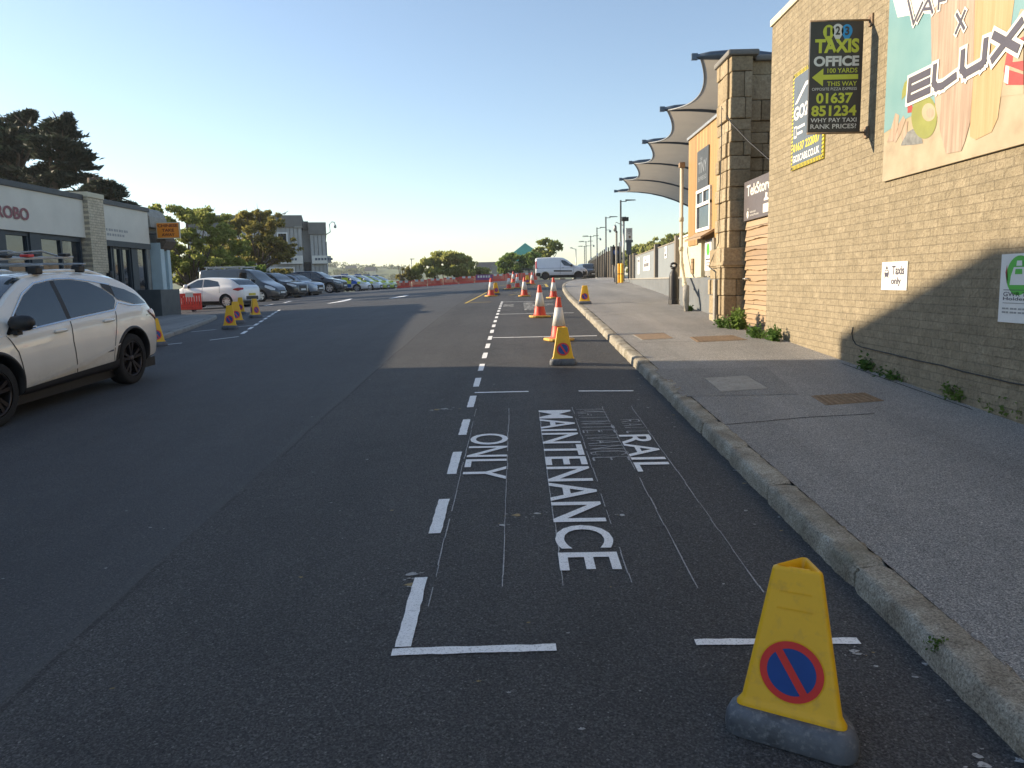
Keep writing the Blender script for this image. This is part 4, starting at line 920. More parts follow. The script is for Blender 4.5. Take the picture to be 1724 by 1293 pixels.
# ------------------------------------------------------------------ lamp posts, fence, ticket machine, bollard
def lamp(label, x, y, h, arms=1, cams=True, sh=1.0):
    t = thing('street_lamp', label, 'street lamp', (x, y, GP(min(x, 8), y) - .05), 0, 'lamp posts along the station fence')
    mb = MB(); mb.tube([(0, 0, 0), (0, 0, 1.2), (0, 0, h)], [.075, .055, .05], 8); mb.build('pole', M['dark_steel'], t)
    mb = MB(); dirs = (1, -1) if arms == 2 else (1,)
    mb.box((-.9 if arms == 2 else -.05, -.02, h - .10), (.35, .02, h - .06)); mb.build('arm', M['dark_steel'], t)
    for s in dirs:
        mb = MB(Matrix.Translation((s * .28, 0, h - .04))); mb.add([(0, -.14, 0), (s * .62, -.14, .02), (s * .62, .14, .02), (0, .14, 0), (0, -.10, .07), (s * .55, -.10, .055), (s * .55, .10, .055), (0, .10, .07)], [(0, 3, 2, 1), (4, 5, 6, 7), (0, 1, 5, 4), (1, 2, 6, 5), (2, 3, 7, 6), (3, 0, 4, 7)]); mb.build('lamp_head', M['dark_steel'], t)
    if cams:
        mb = MB(); mb.tube([(.04, 0, h - 1.0), (.32, 0, h - .98)], .02, 6); mb.lathe([(.05, -.02), (.09, -.06), (.09, -.14), (.05, -.2), (.01, -.21)], 12, c=(.32, 0, h - .98)); mb.build('camera', M['steel'], t)
    mb = MB(); mb.box((-.08, -.09, 2.0), (.08, -.05, 2.3)); mb.build('junction_box', M['white'], t)
def pole_from_px(px, pt, Y, zbase=None):
    top = aty(px, pt, Y); return top.x, Y, top.z
for k, (px, pt, Y, arms, lab) in enumerate(((1045, 337, 47, 1, 'tallest and nearest dark lamp post with camera, above the ticket machine'), (1020, 365, 60, 1, 'second nearest dark lamp post behind the pale fence, single flat head'), (1005, 383, 73, 1, 'third dark lamp post along the fence, single flat head and small camera'),
        (994.5, 397, 85, 2, 'nearest twin-headed lamp post above the fence'), (986.5, 406, 97, 2, 'second twin-headed lamp post above the fence'), (984, 414, 110, 2, 'farthest and lowest twin-headed lamp post above the fence'))):
    x, y, z = pole_from_px(px, pt, Y); zb = GP(min(x, 8), y) - .05; lamp(lab, x, y, z - zb, arms, k < 4)
x, y, z = pole_from_px(969.5, 419, 105)
t = thing('street_lamp', 'small pale lamp post with a short arm standing alone left of the twin-headed posts', 'street lamp', (x, y, 1.3)); mb = MB(); mb.tube([(0, 0, 0), (0, 0, z - 1.3)], .07, 6); mb.build('pole', M['steel'], t); mb = MB(); mb.tube([(0, 0, z - 1.35), (-.4, 0, z - 1.25), (-.5, 0, z - 1.2)], .04, 6); mb.box((-.75, -.08, z - 1.22), (-.45, .08, z - 1.1)); mb.build('lamp_head', M['steel'], t)
x, y, z = pole_from_px(692.5, 435, 120)
t = thing('utility_pole', 'thin pole with a crossbar standing left of the big hedge', 'pole', (x, y, 0)); mb = MB(); mb.tube([(0, 0, -2), (0, 0, z)], .08, 6); mb.build('pole', M['steel'], t); mb = MB(); mb.box((-.2, -.05, z - .15), (.5, .05, z - .05)); mb.build('crossbar', M['dark_steel'], t)

FA, FB = Vector((6.35, 47.5)), Vector((9.0, 97))
t = thing('board_fence', 'tall weathered board fence with dark posts running back along the station', 'fence', (FA.x, FA.y, 0)); d = (FB - FA).normalized(); n_ = Vector((-d.y, d.x)) * -1
mb = MB(Matrix.Translation((-FA.x, -FA.y, 0))); L_ = (FB - FA).length; s = 0; r = random.Random(2)
while s < L_:
    p, q = FA + d * (s + .01), FA + d * (s + .15); z = GP(8, p.y) - .12; h = 2.0 + r.uniform(-.02, .02)
    off = Vector((0, .0)) if int(s / .16) % 2 else Vector((.02, 0)); a, b_ = p + off, q + off
    mb.add([(a.x, a.y, z), (b_.x, b_.y, z), (b_.x, b_.y, z + h), (a.x, a.y, z + h), (a.x + .025, a.y, z), (b_.x + .025, b_.y, z), (b_.x + .025, b_.y, z + h), (a.x + .025, a.y, z + h)], [(0, 1, 2, 3), (7, 6, 5, 4), (3, 2, 6, 7), (0, 3, 7, 4), (1, 5, 6, 2)]); s += .16
mb.build('boards', M['fence_wood'], t)
s = 0
while s < L_:
    p = FA + d * s; z = GP(8, p.y) - .12; mb = MB(Matrix.Translation((-FA.x, -FA.y, 0))); mb.box((p.x - .10, p.y - .06, z), (p.x - .015, p.y + .06, z + 2.28)); mb.build('post', M['dark_steel'], t); s += 2.6
# ticket machine
p = at(1033, 475, GP)
t = thing('ticket_machine', 'dark parking ticket machine with a blue round symbol on a post', 'ticket machine', (p.x + .1, p.y, GP(p.x, p.y)))
mb = MB(); mb.tube([(0, 0, 0), (0, 0, .95)], .07, 8); mb.build('post', M['dark_steel'], t); mb = MB(); mb.box((-.19, -.13, .9), (.19, .13, 1.85)); mb.build('housing', M['black'], t, .02); mb = MB(frame((0, -.133, 1.55), (1, 0, 0), (0, 0, 1))); mb.ngon(circle(0, 0, .14, 20), .002); mb.text('P', (-.05, -.08, .06, .08), .004, 1, .03); mb.build('symbol', [M['sign_blue'], M['print_white']], t)
p = at(1038, 478, GP); t = thing('post', 'slim pale metal post beside the ticket machine', 'post', (p.x, p.y, GP(p.x, p.y))); mb = MB(); mb.tube([(0, 0, 0), (0, 0, 2.45)], .05, 8); mb.build('shaft', M['concrete'], t); mb = MB(); mb.lathe([(.055, 2.43), (.05, 2.50), (.01, 2.52)], 8); mb.build('cap', M['dark_steel'], t)
for k, px in enumerate((1042, 1047)):
    p = at(px, 476, GP); t = thing('yellow_bollard', ('left', 'right')[k] + ' one of the pair of yellow bollards in front of the station fence', 'bollard', (p.x, p.y, GP(p.x, p.y)), 0, 'yellow bollards'); mb = MB(); mb.lathe([(.085, 0), (.085, .9), (.07, .95), (.02, .97)], 12); mb.build('shaft', M['yellow'], t, angle=40); mb = MB(); mb.lathe([(.092, .42), (.092, .46)], 12); mb.build('band', M['dark_steel'], t)
x, y, z = pole_from_px(1050, 369, 42)
t = thing('camera_pole', 'slim steel pole carrying cameras beside the yellow bollards', 'pole', (x, y, GP(x, y))); zz = z - GP(x, y); mb = MB(); mb.tube([(0, 0, 0), (0, 0, zz)], .055, 8); mb.build('pole', M['steel'], t)
mb = MB(); mb.box((-.10, -.12, zz - .1), (.25, .12, zz + .1)); mb.build('camera', M['dark_steel'], t); mb = MB(); mb.tube([(0, 0, zz - .35), (-.4, 0, zz - .15), (-.46, 0, zz - .2), (-.46, 0, zz - .3)], .018, 6); mb.lathe([(.05, -.3), (.09, -.4), (.09, -.6), (.02, -.66)], 10, c=(-.46, 0, zz)); mb.build('hanging_camera', M['steel'], t)
p = aty(1059, 404, 41); t = thing('sign_post', 'white information sign on a grey post behind the yellow bollards', 'sign', (p.x, 41, GP(p.x, 41))); b0 = GP(p.x, 41); zt = aty(1059, 384, 41).z - b0; zm = p.z - b0
mb = MB(); mb.box((-.06, -.03, 0), (.06, .03, zm)); mb.build('post', M['dark_steel'], t); mb = MB(); mb.box((-.17, -.045, zm), (.17, .015, zt)); mb.build('panel', M['white'], t); mb = MB(); mb.box((-.15, -.04, zm - .75), (.13, -.031, zm - .13)); mb.box((-.2, -.05, zm - .13), (.2, -.0, zm - .005)); mb.build('lower_panel', M['sign_slate'], t)
L = MB(frame((0, -.046, zm), (1, 0, 0), (0, 0, 1))); L.ngon(circle(.03, .15, .06), .002, 1)
for k, (a, b_) in enumerate(((.52, .10), (.46, .11), (.40, .13), (.32, .05))): L.box((-b_, a, 0), (b_, a + .02, .002), 0)
L.build('lettering', [M['print_ink'], M['rust']], t)
p = at(1134, 512, GP)
t = thing('bollard', 'black cast iron bollard with a ring top at the end of the low wall', 'bollard', (p.x, p.y, GP(p.x, p.y)))
mb = MB(); mb.lathe([(.135, 0), (.135, .12), (.12, .14), (.115, .70), (.10, .78), (.06, .84), (.045, .90)], 12); mb.build('shaft', M['black'], t, angle=30)
mb = MB(); mb.tube([(.0 + .075 * math.cos(a), .0, .97 + .055 * math.sin(a)) for a in [6.2832 * k / 16 for k in range(17)]], .028, 8); mb.lathe([(.06, .88), (.085, .92), (.05, .94)], 12); mb.build('ring_top', M['black'], t)
mb = MB(); p = at(1122, 505, GP); mb.box((p.x + .1, p.y - .15, GP(p.x, p.y) - .02), (p.x + .3, p.y + .2, GP(p.x, p.y) + .62)); tag(mb.build('meter_cabinet', M['black'], None, .01), 'small black cabinet against the end of the low grey wall', 'cabinet')
# ------------------------------------------------------------------ LEFT SIDE: restaurant, take-away, neighbours
SX = -13.8
t = thing('restaurant', 'single-storey grey fascia restaurant front with dark framed glazing and a brick pillar', 'building', (SX, 14.1, 0)); Tm = Matrix.Translation((-SX, -14.1, 0))
FT, FB_, = 4.50, 3.32
M['fascia'] = pm('grey_fascia', (.68, .64, .55), .7, .08, 1.2); M['frame_dark'] = pm('dark_frame', (.035, .045, .055), .5, .2, 4); M['tile_dark'] = pm('dark_tile', (.075, .085, .09), .5, .2, 3); M['inside'] = pm('room_wall', (.16, .14, .11), .8, .3, 1)
bp0, bp1 = 25.0, 25.95       # brick pillar
ye = 29.35
mb = MB(Tm); mb.box((SX - 12, 14.1, -1), (SX - 2.5, ye, 4.25)); mb.box((SX - 2.5, 14.1, 3.6), (SX - .02, ye, 4.2)); mb.box((SX - 2.5, 14.1, -1), (SX - .3, ye, .30)); mb.build('wall', M['inside'], t)
mb = MB(Tm); mb.box((SX - .15, 14.1, FB_), (SX, bp0 - .002, FT)); mb.box((SX - .15, bp1 + .002, FB_), (SX, ye, FT)); mb.build('fascia', M['fascia'], t)
mb = MB(Tm); mb.box((SX - 12, 14.0, FT + .002), (SX + .06, bp0 - .05, FT + .16)); mb.box((SX - 12, bp1 + .05, FT + .002), (SX + .06, ye + .05, FT + .16)); mb.build('roof', M['dark_steel'], t, .01)
mb = MB(Tm); mb.box((SX - .4, bp0, -.3), (SX + .16, bp1, FT + .10)); mb.build('pillar', M['cream_brick'], t); mb = MB(Tm); mb.box((SX - .42, bp0 - .03, FT + .102), (SX + .19, bp1 + .03, FT + .26)); mb.build('pillar_cap', M['cream'], t, .01)
mb = MB(Tm); z0 = .42
def win(y0, y1, zb=.55, zt=FB_ - .004, n=1, fw=.07, trans=None, door=False):
    mb = MB(Tm); X0, X1 = SX - .22, SX - .10
    mb.box((X0, y0, zb), (X1, y0 + fw, zt)); mb.box((X0, y1 - fw, zb), (X1, y1, zt)); mb.box((X0, y0 + fw, zt - fw * 1.6), (X1, y1 - fw, zt)); mb.box((X0, y0 + fw, zb), (X1, y1 - fw, zb + fw * (2 if door else 1)))
    for k in range(1, n): y = y0 + (y1 - y0) * k / n; mb.box((X0 + .005, y - fw * .5, zb + fw * 2), (X1 - .005, y + fw * .5, zt - fw * 1.6))
    if trans: mb.box((X0 + .01, y0 + fw, trans), (X1 - .01, y1 - fw, trans + fw))
    f = mb.build('door' if door else 'window', M['frame_dark'], t); mb = MB(Tm); mb.box((SX - .18, y0 + fw * .5, zb + .02), (SX - .165, y1 - fw * .5, zt - .02)); mb.build('pane', M['glass'], f)
    if door: mb = MB(Tm); mb.tube([(SX - .06, y0 + .16, 1.1), (SX - .06, y0 + .16, 1.7)], .018, 6); mb.build('handle', M['steel'], f)
win(14.2, 16.6, n=2); win(16.7, 19.0, n=2); win(19.1, 20.8, n=2, trans=2.6); win(21.15, 22.2, n=1, trans=2.6, door=True); win(22.7, 24.9, n=2, fw=.09); win(bp1 + .05, 26.75, n=1, fw=.09); win(26.8, 27.35, door=True, trans=3.05); win(27.4, 28.0, door=True, trans=3.05); win(28.45, 29.25, fw=.09)
for a_, b_ in (((SX - .25, 28.02, .5), (SX - .06, 28.43, FB_ - .004)), ((SX - .25, 20.82, .5), (SX - .06, 21.13, FB_ - .004)), ((SX - .25, 22.22, .5), (SX - .06, 22.68, FB_ - .004))): mb = MB(Tm); mb.box(a_, b_); mb.build('mullion', M['frame_dark'], t)
mb = MB(Tm); mb.box((SX - .05, bp1 + .004, FB_ - .2), (SX + .03, ye, FB_ - .003)); mb.build('lintel', M['frame_dark'], t)
mb = MB(Tm); mb.box((SX - .2, 14.1, -.4), (SX + .02, bp0, .55)); mb.build('plinth', M['tile_dark'], t, .01); mb = MB(Tm); mb.box((SX - .2, 28.3, -.2), (SX + .75, 29.9, 1.62)); mb.build('dwarf_wall', M['tile_dark'], t, .01)
L = MB(Tm @ frame((SX + .012, 22.25, 3.60), (0, 1, 0), (0, 0, 1)))
M['maroon'] = pm('maroon_letters', (.25, .075, .085), .5, .1)
def raised(L, s, box, z0, z1, mi, bold):
    L.text(s, box, z1, mi, bold)
raised(L, 'ROBO', (-1.5, .03, -.1, .37), .0, .012, 0, .03); L.build('sign_letters', [M['maroon']], t)
L = MB(Tm @ frame((SX + .004, 26.05, 3.35), (0, 1, 0), (0, 0, 1)))
for k in range(10): L.box((.06 + .17 * k, .28, 0), (.06 + .17 * k + (.13, .09)[k % 2], .36, .002), 0)
for k in range(8): L.box((.10 + .17 * k, .12, 0), (.10 + .17 * k + (.1, .13)[k % 2], .20, .002), 0)
M['faint'] = pm('faded_print', (.36, .355, .335), .7, .08); L.build('faded_lettering', [M['faint']], t)
mb = MB(Tm); mb.lathe([(.05, -.12), (.06, -.1), (.06, .1), (.05, .12)], 10, c=(SX + .28, bp1 - .15, 2.15)); mb.box((SX + .16, bp1 - .2, 2.1), (SX + .25, bp1 - .1, 2.2)); mb.build('wall_lamp', M['black'], t)
mb = MB(Tm); mb.lathe([(.12, 0), (.10, .3), (.13, .32), (.02, .36)], 10, c=(SX - 1.5, 28.6, 4.66)); mb.build('vent', M['cone_red'], t)

t = thing('takeaway_shop', 'narrow pale blue shop corner with a rolled shutter box beside the restaurant', 'shop', (SX, 29.4, 0)); Tm = Matrix.Translation((-SX, -29.4, 0))
M['pale_blue'] = pm('pale_blue_paint', (.45, .56, .60), .6, .12, 2)
mb = MB(Tm); mb.box((SX - 11, 29.41, -1), (SX - .3, 30.85, 4.4)); mb.build('wall', M['concrete'], t)
mb = MB(Tm); mb.box((SX - .298, 29.92, 0), (SX + .12, 30.25, 3.4)); mb.box((SX - .298, 30.55, 0), (SX + .10, 30.8, 3.4)); mb.build('frame', M['pale_blue'], t, .01)
mb = MB(Tm); mb.box((SX - .29, 30.26, .3), (SX - .05, 30.54, 3.3)); mb.build('door', M['pale_blue'], t)
vs = [(x, y, z) for y in (29.95, 30.85) for x, z in ((SX, 3.1), (SX + .2, 3.2), (SX + .36, 3.45), (SX + .2, 3.75), (SX, 3.85))]; mb = MB(Tm); mb.add(vs, [(0, 1, 2, 3, 4)[::-1], (5, 6, 7, 8, 9)] + [(k, (k + 1) % 5, 5 + (k + 1) % 5, 5 + k) for k in range(5)]); mb.build('shutter_box', M['bark'], t)
vs = [(x, y, z) for y in (29.42, 30.86) for x, z in ((SX - .3, 3.96), (SX + .06, 3.96), (SX + .02, 4.35), (SX - .14, 4.62), (SX - .3, 4.7))]; mb = MB(Tm); mb.add(vs, [(0, 1, 2, 3, 4)[::-1], (5, 6, 7, 8, 9)] + [(k, (k + 1) % 5, 5 + (k + 1) % 5, 5 + k) for k in range(5)]); mb.build('curved_parapet', M['concrete'], t)
p0, p1 = aty(265, 402, 29.9), aty(302, 374, 29.9)
b = thing('projecting_sign', 'orange take-away sign with dark red lettering projecting from the shop corner', 'sign', (p0.x, 29.9, p0.z)); W, H = p1.x - p0.x, p1.z - p0.z
M['orange'] = pm('orange_sign', (.86, .27, .015), .45, .1); fr = frame((0, -.04, 0), (1, 0, 0), (0, 0, 1)); mb = MB(fr); mb.box((0, 0, -.08), (W, H, -.005)); mb.build('case', M['cream'], b); mb = MB(fr); mb.box((.03, .03, -.004), (W - .03, H - .03, 0)); mb.build('panel', M['orange'], b)
M['sign_maroon'] = pm('dark_red_print', (.13, .01, .008), .5, .1); L = MB(fr)
for k, (s, x0, x1) in enumerate((('CHINESE', .07, .93), ('TAKE', .24, .76), ('AWAY', .22, .78))): L.text(s, (W * x0, H * (.70 - .28 * k), W * x1, H * (.70 - .28 * k) + H * .18), .003, 0, .03)
L.build('lettering', [M['sign_maroon']], b); mb = MB(); mb.tube([(-.6, 0, H * .3), (0, 0, H * .3)], .025, 6); mb.tube([(-.6, 0, H * .8), (0, 0, H * .8)], .025, 6); mb.build('bracket', M['dark_steel'], b)

# the taller gabled neighbour whose shade covers the foreground
t = thing('gabled_building', 'taller cream gabled building next to the restaurant, nearer the camera', 'building', (SX, 14.0, 0)); Tm = Matrix.Translation((-SX, -14.0, 0))
mb = MB(Tm); mb.add([(SX, 13.98, -2), (SX, -6, -2), (SX - 12, -6, -2), (SX - 12, 13.98, -2), (SX, 13.98, 7.20), (SX, 11.0, 8.15), (SX, -3, 8.15), (SX, -6, 7.2), (SX - 12, 13.98, 7.2), (SX - 12, 11.0, 8.15), (SX - 12, -3, 8.15), (SX - 12, -6, 7.2)], [(0, 4, 5, 6, 7, 1)[::-1], (3, 8, 9, 10, 11, 2), (0, 3, 8, 4)[::-1], (1, 7, 11, 2)[::-1]]); mb.build('wall', M['cream'], t)
mb = MB(Tm); mb.add([(SX + .02, 14.0, 7.21), (SX + .02, 11, 8.17), (SX + .02, -3, 8.17), (SX + .02, -6.1, 7.21), (SX - 12, 14.0, 7.21), (SX - 12, 11, 8.17), (SX - 12, -3, 8.17), (SX - 12, -6.1, 7.21)], [(0, 1, 5, 4)[::-1], (1, 2, 6, 5)[::-1], (2, 3, 7, 6)[::-1]]); mb.build('roof', M['dark_steel'], t)
for y in (-3, 2, 7):
    for z in (1.0, 3.8): mb = MB(Tm); mb.box((SX - .1, y, z), (SX + .03, y + 1.4, z + 1.7)); wf = mb.build('window', M['white'], t); mb = MB(Tm); mb.box((SX, y + .08, z + .08), (SX + .035, y + 1.32, z + 1.62)); mb.build('pane', M['glass'], wf)

# grey concrete building beyond the trees
GY = 78.0
P = lambda px, py, Y=GY: aty(px, py, Y)
x0, x1, x2, x3 = P(330, 370).x, P(508, 370).x, P(521, 374).x, P(547, 380).x
zt0, zt1 = P(478, 364).z, P(530, 376).z
M['conc_wall'] = pm('ribbed_concrete', (.40, .40, .39), .9, .12, .6, bmp=.01, bscale=6, dirt=(.33, .33, .32))
t = thing('concrete_building', 'grey two-storey ribbed concrete building behind the parked cars', 'building', (x3, GY, 0), math.radians(14)); Tm = Matrix.Translation((-x3, -GY, 0))
zj = P(478, 384).z
def ribbed(mb, xa, xb, y, za, zb, n, dep=.12):
    w_ = (xb - xa) / n
    for k in range(n): mb.box((xa + w_ * k + .04, y - dep, za), (xa + w_ * (k + 1) - .04, y + .01, zb))
mb = MB(Tm); mb.box((x0, GY, -2), (x1, GY + 14, zj)); ribbed(mb, P(478, 400).x, x1, GY, 0, zj - .02, 5); mb.box((x2, GY + .4, -2), (x3, GY + 14, zj - .7)); ribbed(mb, x2, x3, GY + .4, 0, zj - .72, 4); mb.box((x1, GY + 1.2, -2), (x2, GY + 13, zj - .2)); mb.build('wall', M['conc_wall'], t)
mb = MB(Tm); mb.box((x0 - .1, GY - .25, zj + .002), (x1 + .1, GY + 14.2, zt0)); mb.box((x1 + .102, GY + .95, zj - .2 + .002), (x2 - .1, GY + 13, zt0 - .5)); mb.box((x2 - .1, GY + .15, zj - .70), (x3 + .1, GY + 14.2, zt1 + .1)); mb.build('parapet', M['conc_dark'], t)
mb = MB(Tm); mb.box((P(476, 0).x, GY - .28, zj - .06), (x1 + .12, GY - .26, zj + .08)); mb.build('string_course', M['concrete'], t)
for (a, b_, y, lab) in ((x1 - 2.6, x1, GY, 0), (x2 + .1, x3 + .05, GY + .4, 1)):
    mb = MB(Tm); z = P(500, 437).z; mb.box((a, y - .5, z - .45), (b_, y - .14, z + .35)); s = mb.build('sign_board', M['print_white'], t); mb = MB(Tm)
    for k in range(6): mb.box((a + .3 + k * .3, y - .51, z - .12), (a + .52 + k * .3, y - .502, z + .1))
    mb.build('lettering', M['sign_slate'], s)
mb = MB(Tm); mb.box((x1 + .05, GY + 1.1, 0), (x2 - .05, GY + 1.19, 4.0)); d0 = mb.build('entrance', M['frame_dark'], t); mb = MB(Tm); mb.box((x1 + .1, GY + .9, 0), (x1 + .75, GY + 1.05, 3.0)); mb.build('door', M['print_white'], t)
for px, w_, z_ in ((404, 2.2, 4.5), (470, 1.0, 5.0), (425, 2.2, 4.5), (455, 2.4, 1.6)):
    mb = MB(Tm); p = P(px, 400); mb.box((p.x, GY - .16, z_), (p.x + w_, GY - .02, z_ + 1.9)); wf = mb.build('window', M['white'], t); mb = MB(Tm); mb.box((p.x + .12, GY - .18, z_ + .12), (p.x + w_ - .12, GY - .161, z_ + 1.78)); mb.build('pane', M['glass'], wf)
mb = MB(Tm); z = P(547, 390).z; mb.tube([(x3 + .0, GY + .5, z - .3), (x3 + .5, GY + .5, z), (x3 + .45, GY + .5, z + .75), (x3 + .7, GY + .5, z + 1.0), (x3 + .95, GY + .5, z + .95), (x3 + 1.0, GY + .5, z + .7)], .05, 6); mb.lathe([(.06, 0), (.13, -.1), (.13, -.3), (.03, -.36)], 8, c=(x3 + 1.0, GY + .5, z + .72)); mb.build('camera', M['steel'], t)
mb = MB(Tm); mb.box((x3 + .1, GY + .6, 3.9), (x3 + .45, GY + .9, 4.6)); mb.tube([(x3 + .05, GY + .3, 0), (x3 + .05, GY + .3, 6)], .06, 6); mb.build('downpipe', M['steel'], t)
# gull on the parapet
p = P(478.5, 363, GY); 
mb = MB(Matrix.Translation((p.x, GY + .2, zt0)) @ Matrix.Rotation(.3, 4, 'Z') @ Matrix.Scale(1.3, 4))
rows = []
for (x, z, r_) in ((-.26, .17, .012), (-.16, .19, .05), (-.04, .21, .085), (.08, .25, .07), (.13, .31, .04), (.16, .36, .042), (.20, .375, .036), (.235, .37, .014), (.28, .36, .004)):
    rows.append([(x + (0 if abs(z - .31) > .02 else 0), r_ * .8 * math.cos(a), z + r_ * math.sin(a)) for a in [6.2832 * k / 10 for k in range(10)]])
mb.grid(rows, 0, True, True)
for s in (-.03, .03): mb.tube([(.02, s, .16), (.02, s, .0)], .008, 5)
gl = tag(mb.build('seagull', M['print_white']), 'white seagull standing on the roof edge of the grey concrete building', 'bird')

# green roofed building past the van
t = thing('green_roof_building', 'low building with a steep green pyramid roof behind the round bush', 'building', (0, 125, 0)); a = aty(884, 409, 125); l, rr = aty(846, 441, 125), aty(925, 441, 125); Tm = Matrix.Translation((0, -125, 0))
M['green_roof'] = pm('green_roof', (.05, .25, .21), .6, .15, 1); w_ = (rr.x - l.x) / 2; cx = (rr.x + l.x) / 2
mb = MB(Tm); mb.add([(l.x, 125 - w_, l.z), (rr.x, 125 - w_, l.z), (rr.x, 125 + w_, l.z), (l.x, 125 + w_, l.z), (a.x, 125, a.z)], [(0, 1, 4), (1, 2, 4), (2, 3, 4), (3, 0, 4), (3, 2, 1, 0)]); mb.build('roof', M['green_roof'], t); mb = MB(Tm); mb.box((l.x + .5, 125 - w_ + .5, -2), (rr.x - .5, 125 + w_ - .5, l.z - .01)); mb.build('wall', M['cream'], t)
mb = MB(Tm); p = aty(837, 455, 122); mb.box((p.x - .8, 122, 0), (p.x + .6, 123, aty(837, 446, 122).z)); mb.build('gate_pier', M['concrete'], t)
# a few houses on the far side of the valley
for k, (px, py, Y, w_, lab) in enumerate(((825, 461, 260, 9, 'small white house seen in the gap between the hedge and the round bush'), (590, 456, 620, 8, 'tiny pale house on the far hillside above the police cars'), (622, 459, 560, 7, 'tiny white house low on the far hillside above the last police car'))):
    p = aty(px, py, Y); t = thing('house', lab, 'house', (p.x, Y, p.z)); mb = MB(); mb.box((-w_ / 2, 0, -14), (w_ / 2, 7, 1.2)); mb.build('wall', M['cream'], t); mb = MB(); mb.add([(-w_ / 2 - .3, -.3, 1.2), (w_ / 2 + .3, -.3, 1.2), (w_ / 2 + .3, 7.3, 1.2), (-w_ / 2 - .3, 7.3, 1.2), (-w_ / 2 - .3, 3.5, 4), (w_ / 2 + .3, 3.5, 4)], [(0, 1, 5, 4), (2, 3, 4, 5), (0, 4, 3), (1, 2, 5), (3, 2, 1, 0)]); mb.build('roof', M['dark_steel'], t)
# ------------------------------------------------------------------ VEGETATION
def leaf_mesh(name, pts, size, mat, seed=0, asp=.55, flat=0.0, jit=.4, parent=None, dirs=None, fold=True):
    """one small folded leaf (two triangles sharing a rib) per point, as a single crown mesh"""
    g = np.random.default_rng(seed); P = np.asarray(pts, float); n = len(P)
    a = g.normal(size=(n, 3)) if dirs is None else np.asarray(dirs, float) + g.normal(size=(n, 3)) * jit
    a[:, 2] *= (1 - flat); a /= np.linalg.norm(a, axis=1)[:, None]
    b = g.normal(size=(n, 3)); b[:, 2] *= (1 - flat); b -= (b * a).sum(1)[:, None] * a; b /= np.linalg.norm(b, axis=1)[:, None] + 1e-9
    nn = np.cross(a, b); s = (size * g.uniform(.6, 1.4, n))[:, None]
    v = np.stack([P - a * s * .5, P + b * s * asp * .5 + nn * s * .12, P + a * s * .5, P - b * s * asp * .5 + nn * s * .12], 1).reshape(-1, 3)
    me = bpy.data.meshes.new(name); me.vertices.add(4 * n); me.vertices.foreach_set('co', v.ravel())
    me.loops.add(4 * n); me.loops.foreach_set('vertex_index', np.arange(4 * n)); me.polygons.add(n); me.polygons.foreach_set('loop_start', np.arange(n) * 4); me.polygons.foreach_set('loop_total', np.full(n, 4))
    me.materials.append(mat); me.update(); me.validate()
    o = bpy.data.objects.new(name, me); COL.objects.link(o)
    if parent: o.parent = parent
    return o
def clump_pts(g, cs, n, shell=.55):
    """points spread through ellipsoids (cx, cy, cz, rx, ry, rz), denser near the outside"""
    out = []; vol = np.array([c[3] * c[4] + c[3] * c[5] for c in cs]); vol = vol / vol.sum()
    for c, k in zip(cs, vol):
        m = max(4, int(n * k)); d = g.normal(size=(m, 3)); d /= np.linalg.norm(d, axis=1)[:, None]; r_ = (shell + (1 - shell) * g.random(m) ** .6) * (1 + .18 * g.normal(size=m))
        out.append(np.array(c[:3]) + d * r_[:, None] * np.array(c[3:6]))
    return np.concatenate(out)
def limbs(parent, base, targets, r0, seed=1, mat=None, trunk_top=None):
    r = random.Random(seed); base = Vector(base); tt = Vector(trunk_top); mb = MB()
    mid = base.lerp(tt, .5) + Vector((r.uniform(-.12, .12), r.uniform(-.12, .12), 0)); mb.tube([base, mid, tt], [r0 * 1.25, r0, r0 * .75], 8); tk = mb.build('trunk', mat or M['bark'], parent)
    mb = MB()
    for q in targets:
        q = Vector(q); m_ = tt.lerp(q, .5) + Vector((r.uniform(-.3, .3), r.uniform(-.3, .3), r.uniform(0, .35))); mb.tube([tt - Vector((0, 0, .1)), m_, q], [r0 * .45, r0 * .28, r0 * .1], 5)
        for k in range(3):
            e = q + Vector((r.uniform(-.8, .8), r.uniform(-.8, .8), r.uniform(-.1, .7))); mb.tube([m_.lerp(q, .6), e], [r0 * .16, r0 * .05], 4)
    mb.build('limbs', mat or M['bark'], parent)
def broad_tree(label, base, clumps, n, size, mat, r0=.16, seed=1, th=None, name='broadleaf_tree', group=None, extra=()):
    t = thing(name, label, 'tree', base, 0, group); g = np.random.default_rng(seed); sub = []
    for c in clumps:                 # every bough carries a handful of smaller leaf clumps
        for k in range(20):
            d = g.normal(size=3); d /= np.linalg.norm(d); q = np.array(c[:3]) + d * np.array(c[3:6]) * g.uniform(.2, 1.18); s = g.uniform(.14, .36); sub.append((*q, c[3] * s, c[4] * s, c[3] * s * .55))
    limbs(t, (0, 0, 0), [c[:3] for c in clumps], r0, seed, trunk_top=(0, 0, th or min(c[2] for c in clumps) * .75))
    leaf_mesh('crown', clump_pts(g, sub, n, .25), size, mat, seed, parent=t)
    return t
def from_px(Y, lst, base):
    """boughs measured on the photograph (centre px, radius px) -> local ellipsoids at distance Y"""
    out = []; k = Y / F_PX
    for px, py, rx, ry, dy in lst:
        p = aty(px, py, Y + dy); out.append((p.x - base[0], dy + Y - base[1], p.z - base[2], rx * k, rx * k * .9, ry * k))
    return out
Y = 54; base = (aty(325, 500, Y).x, Y, .2)
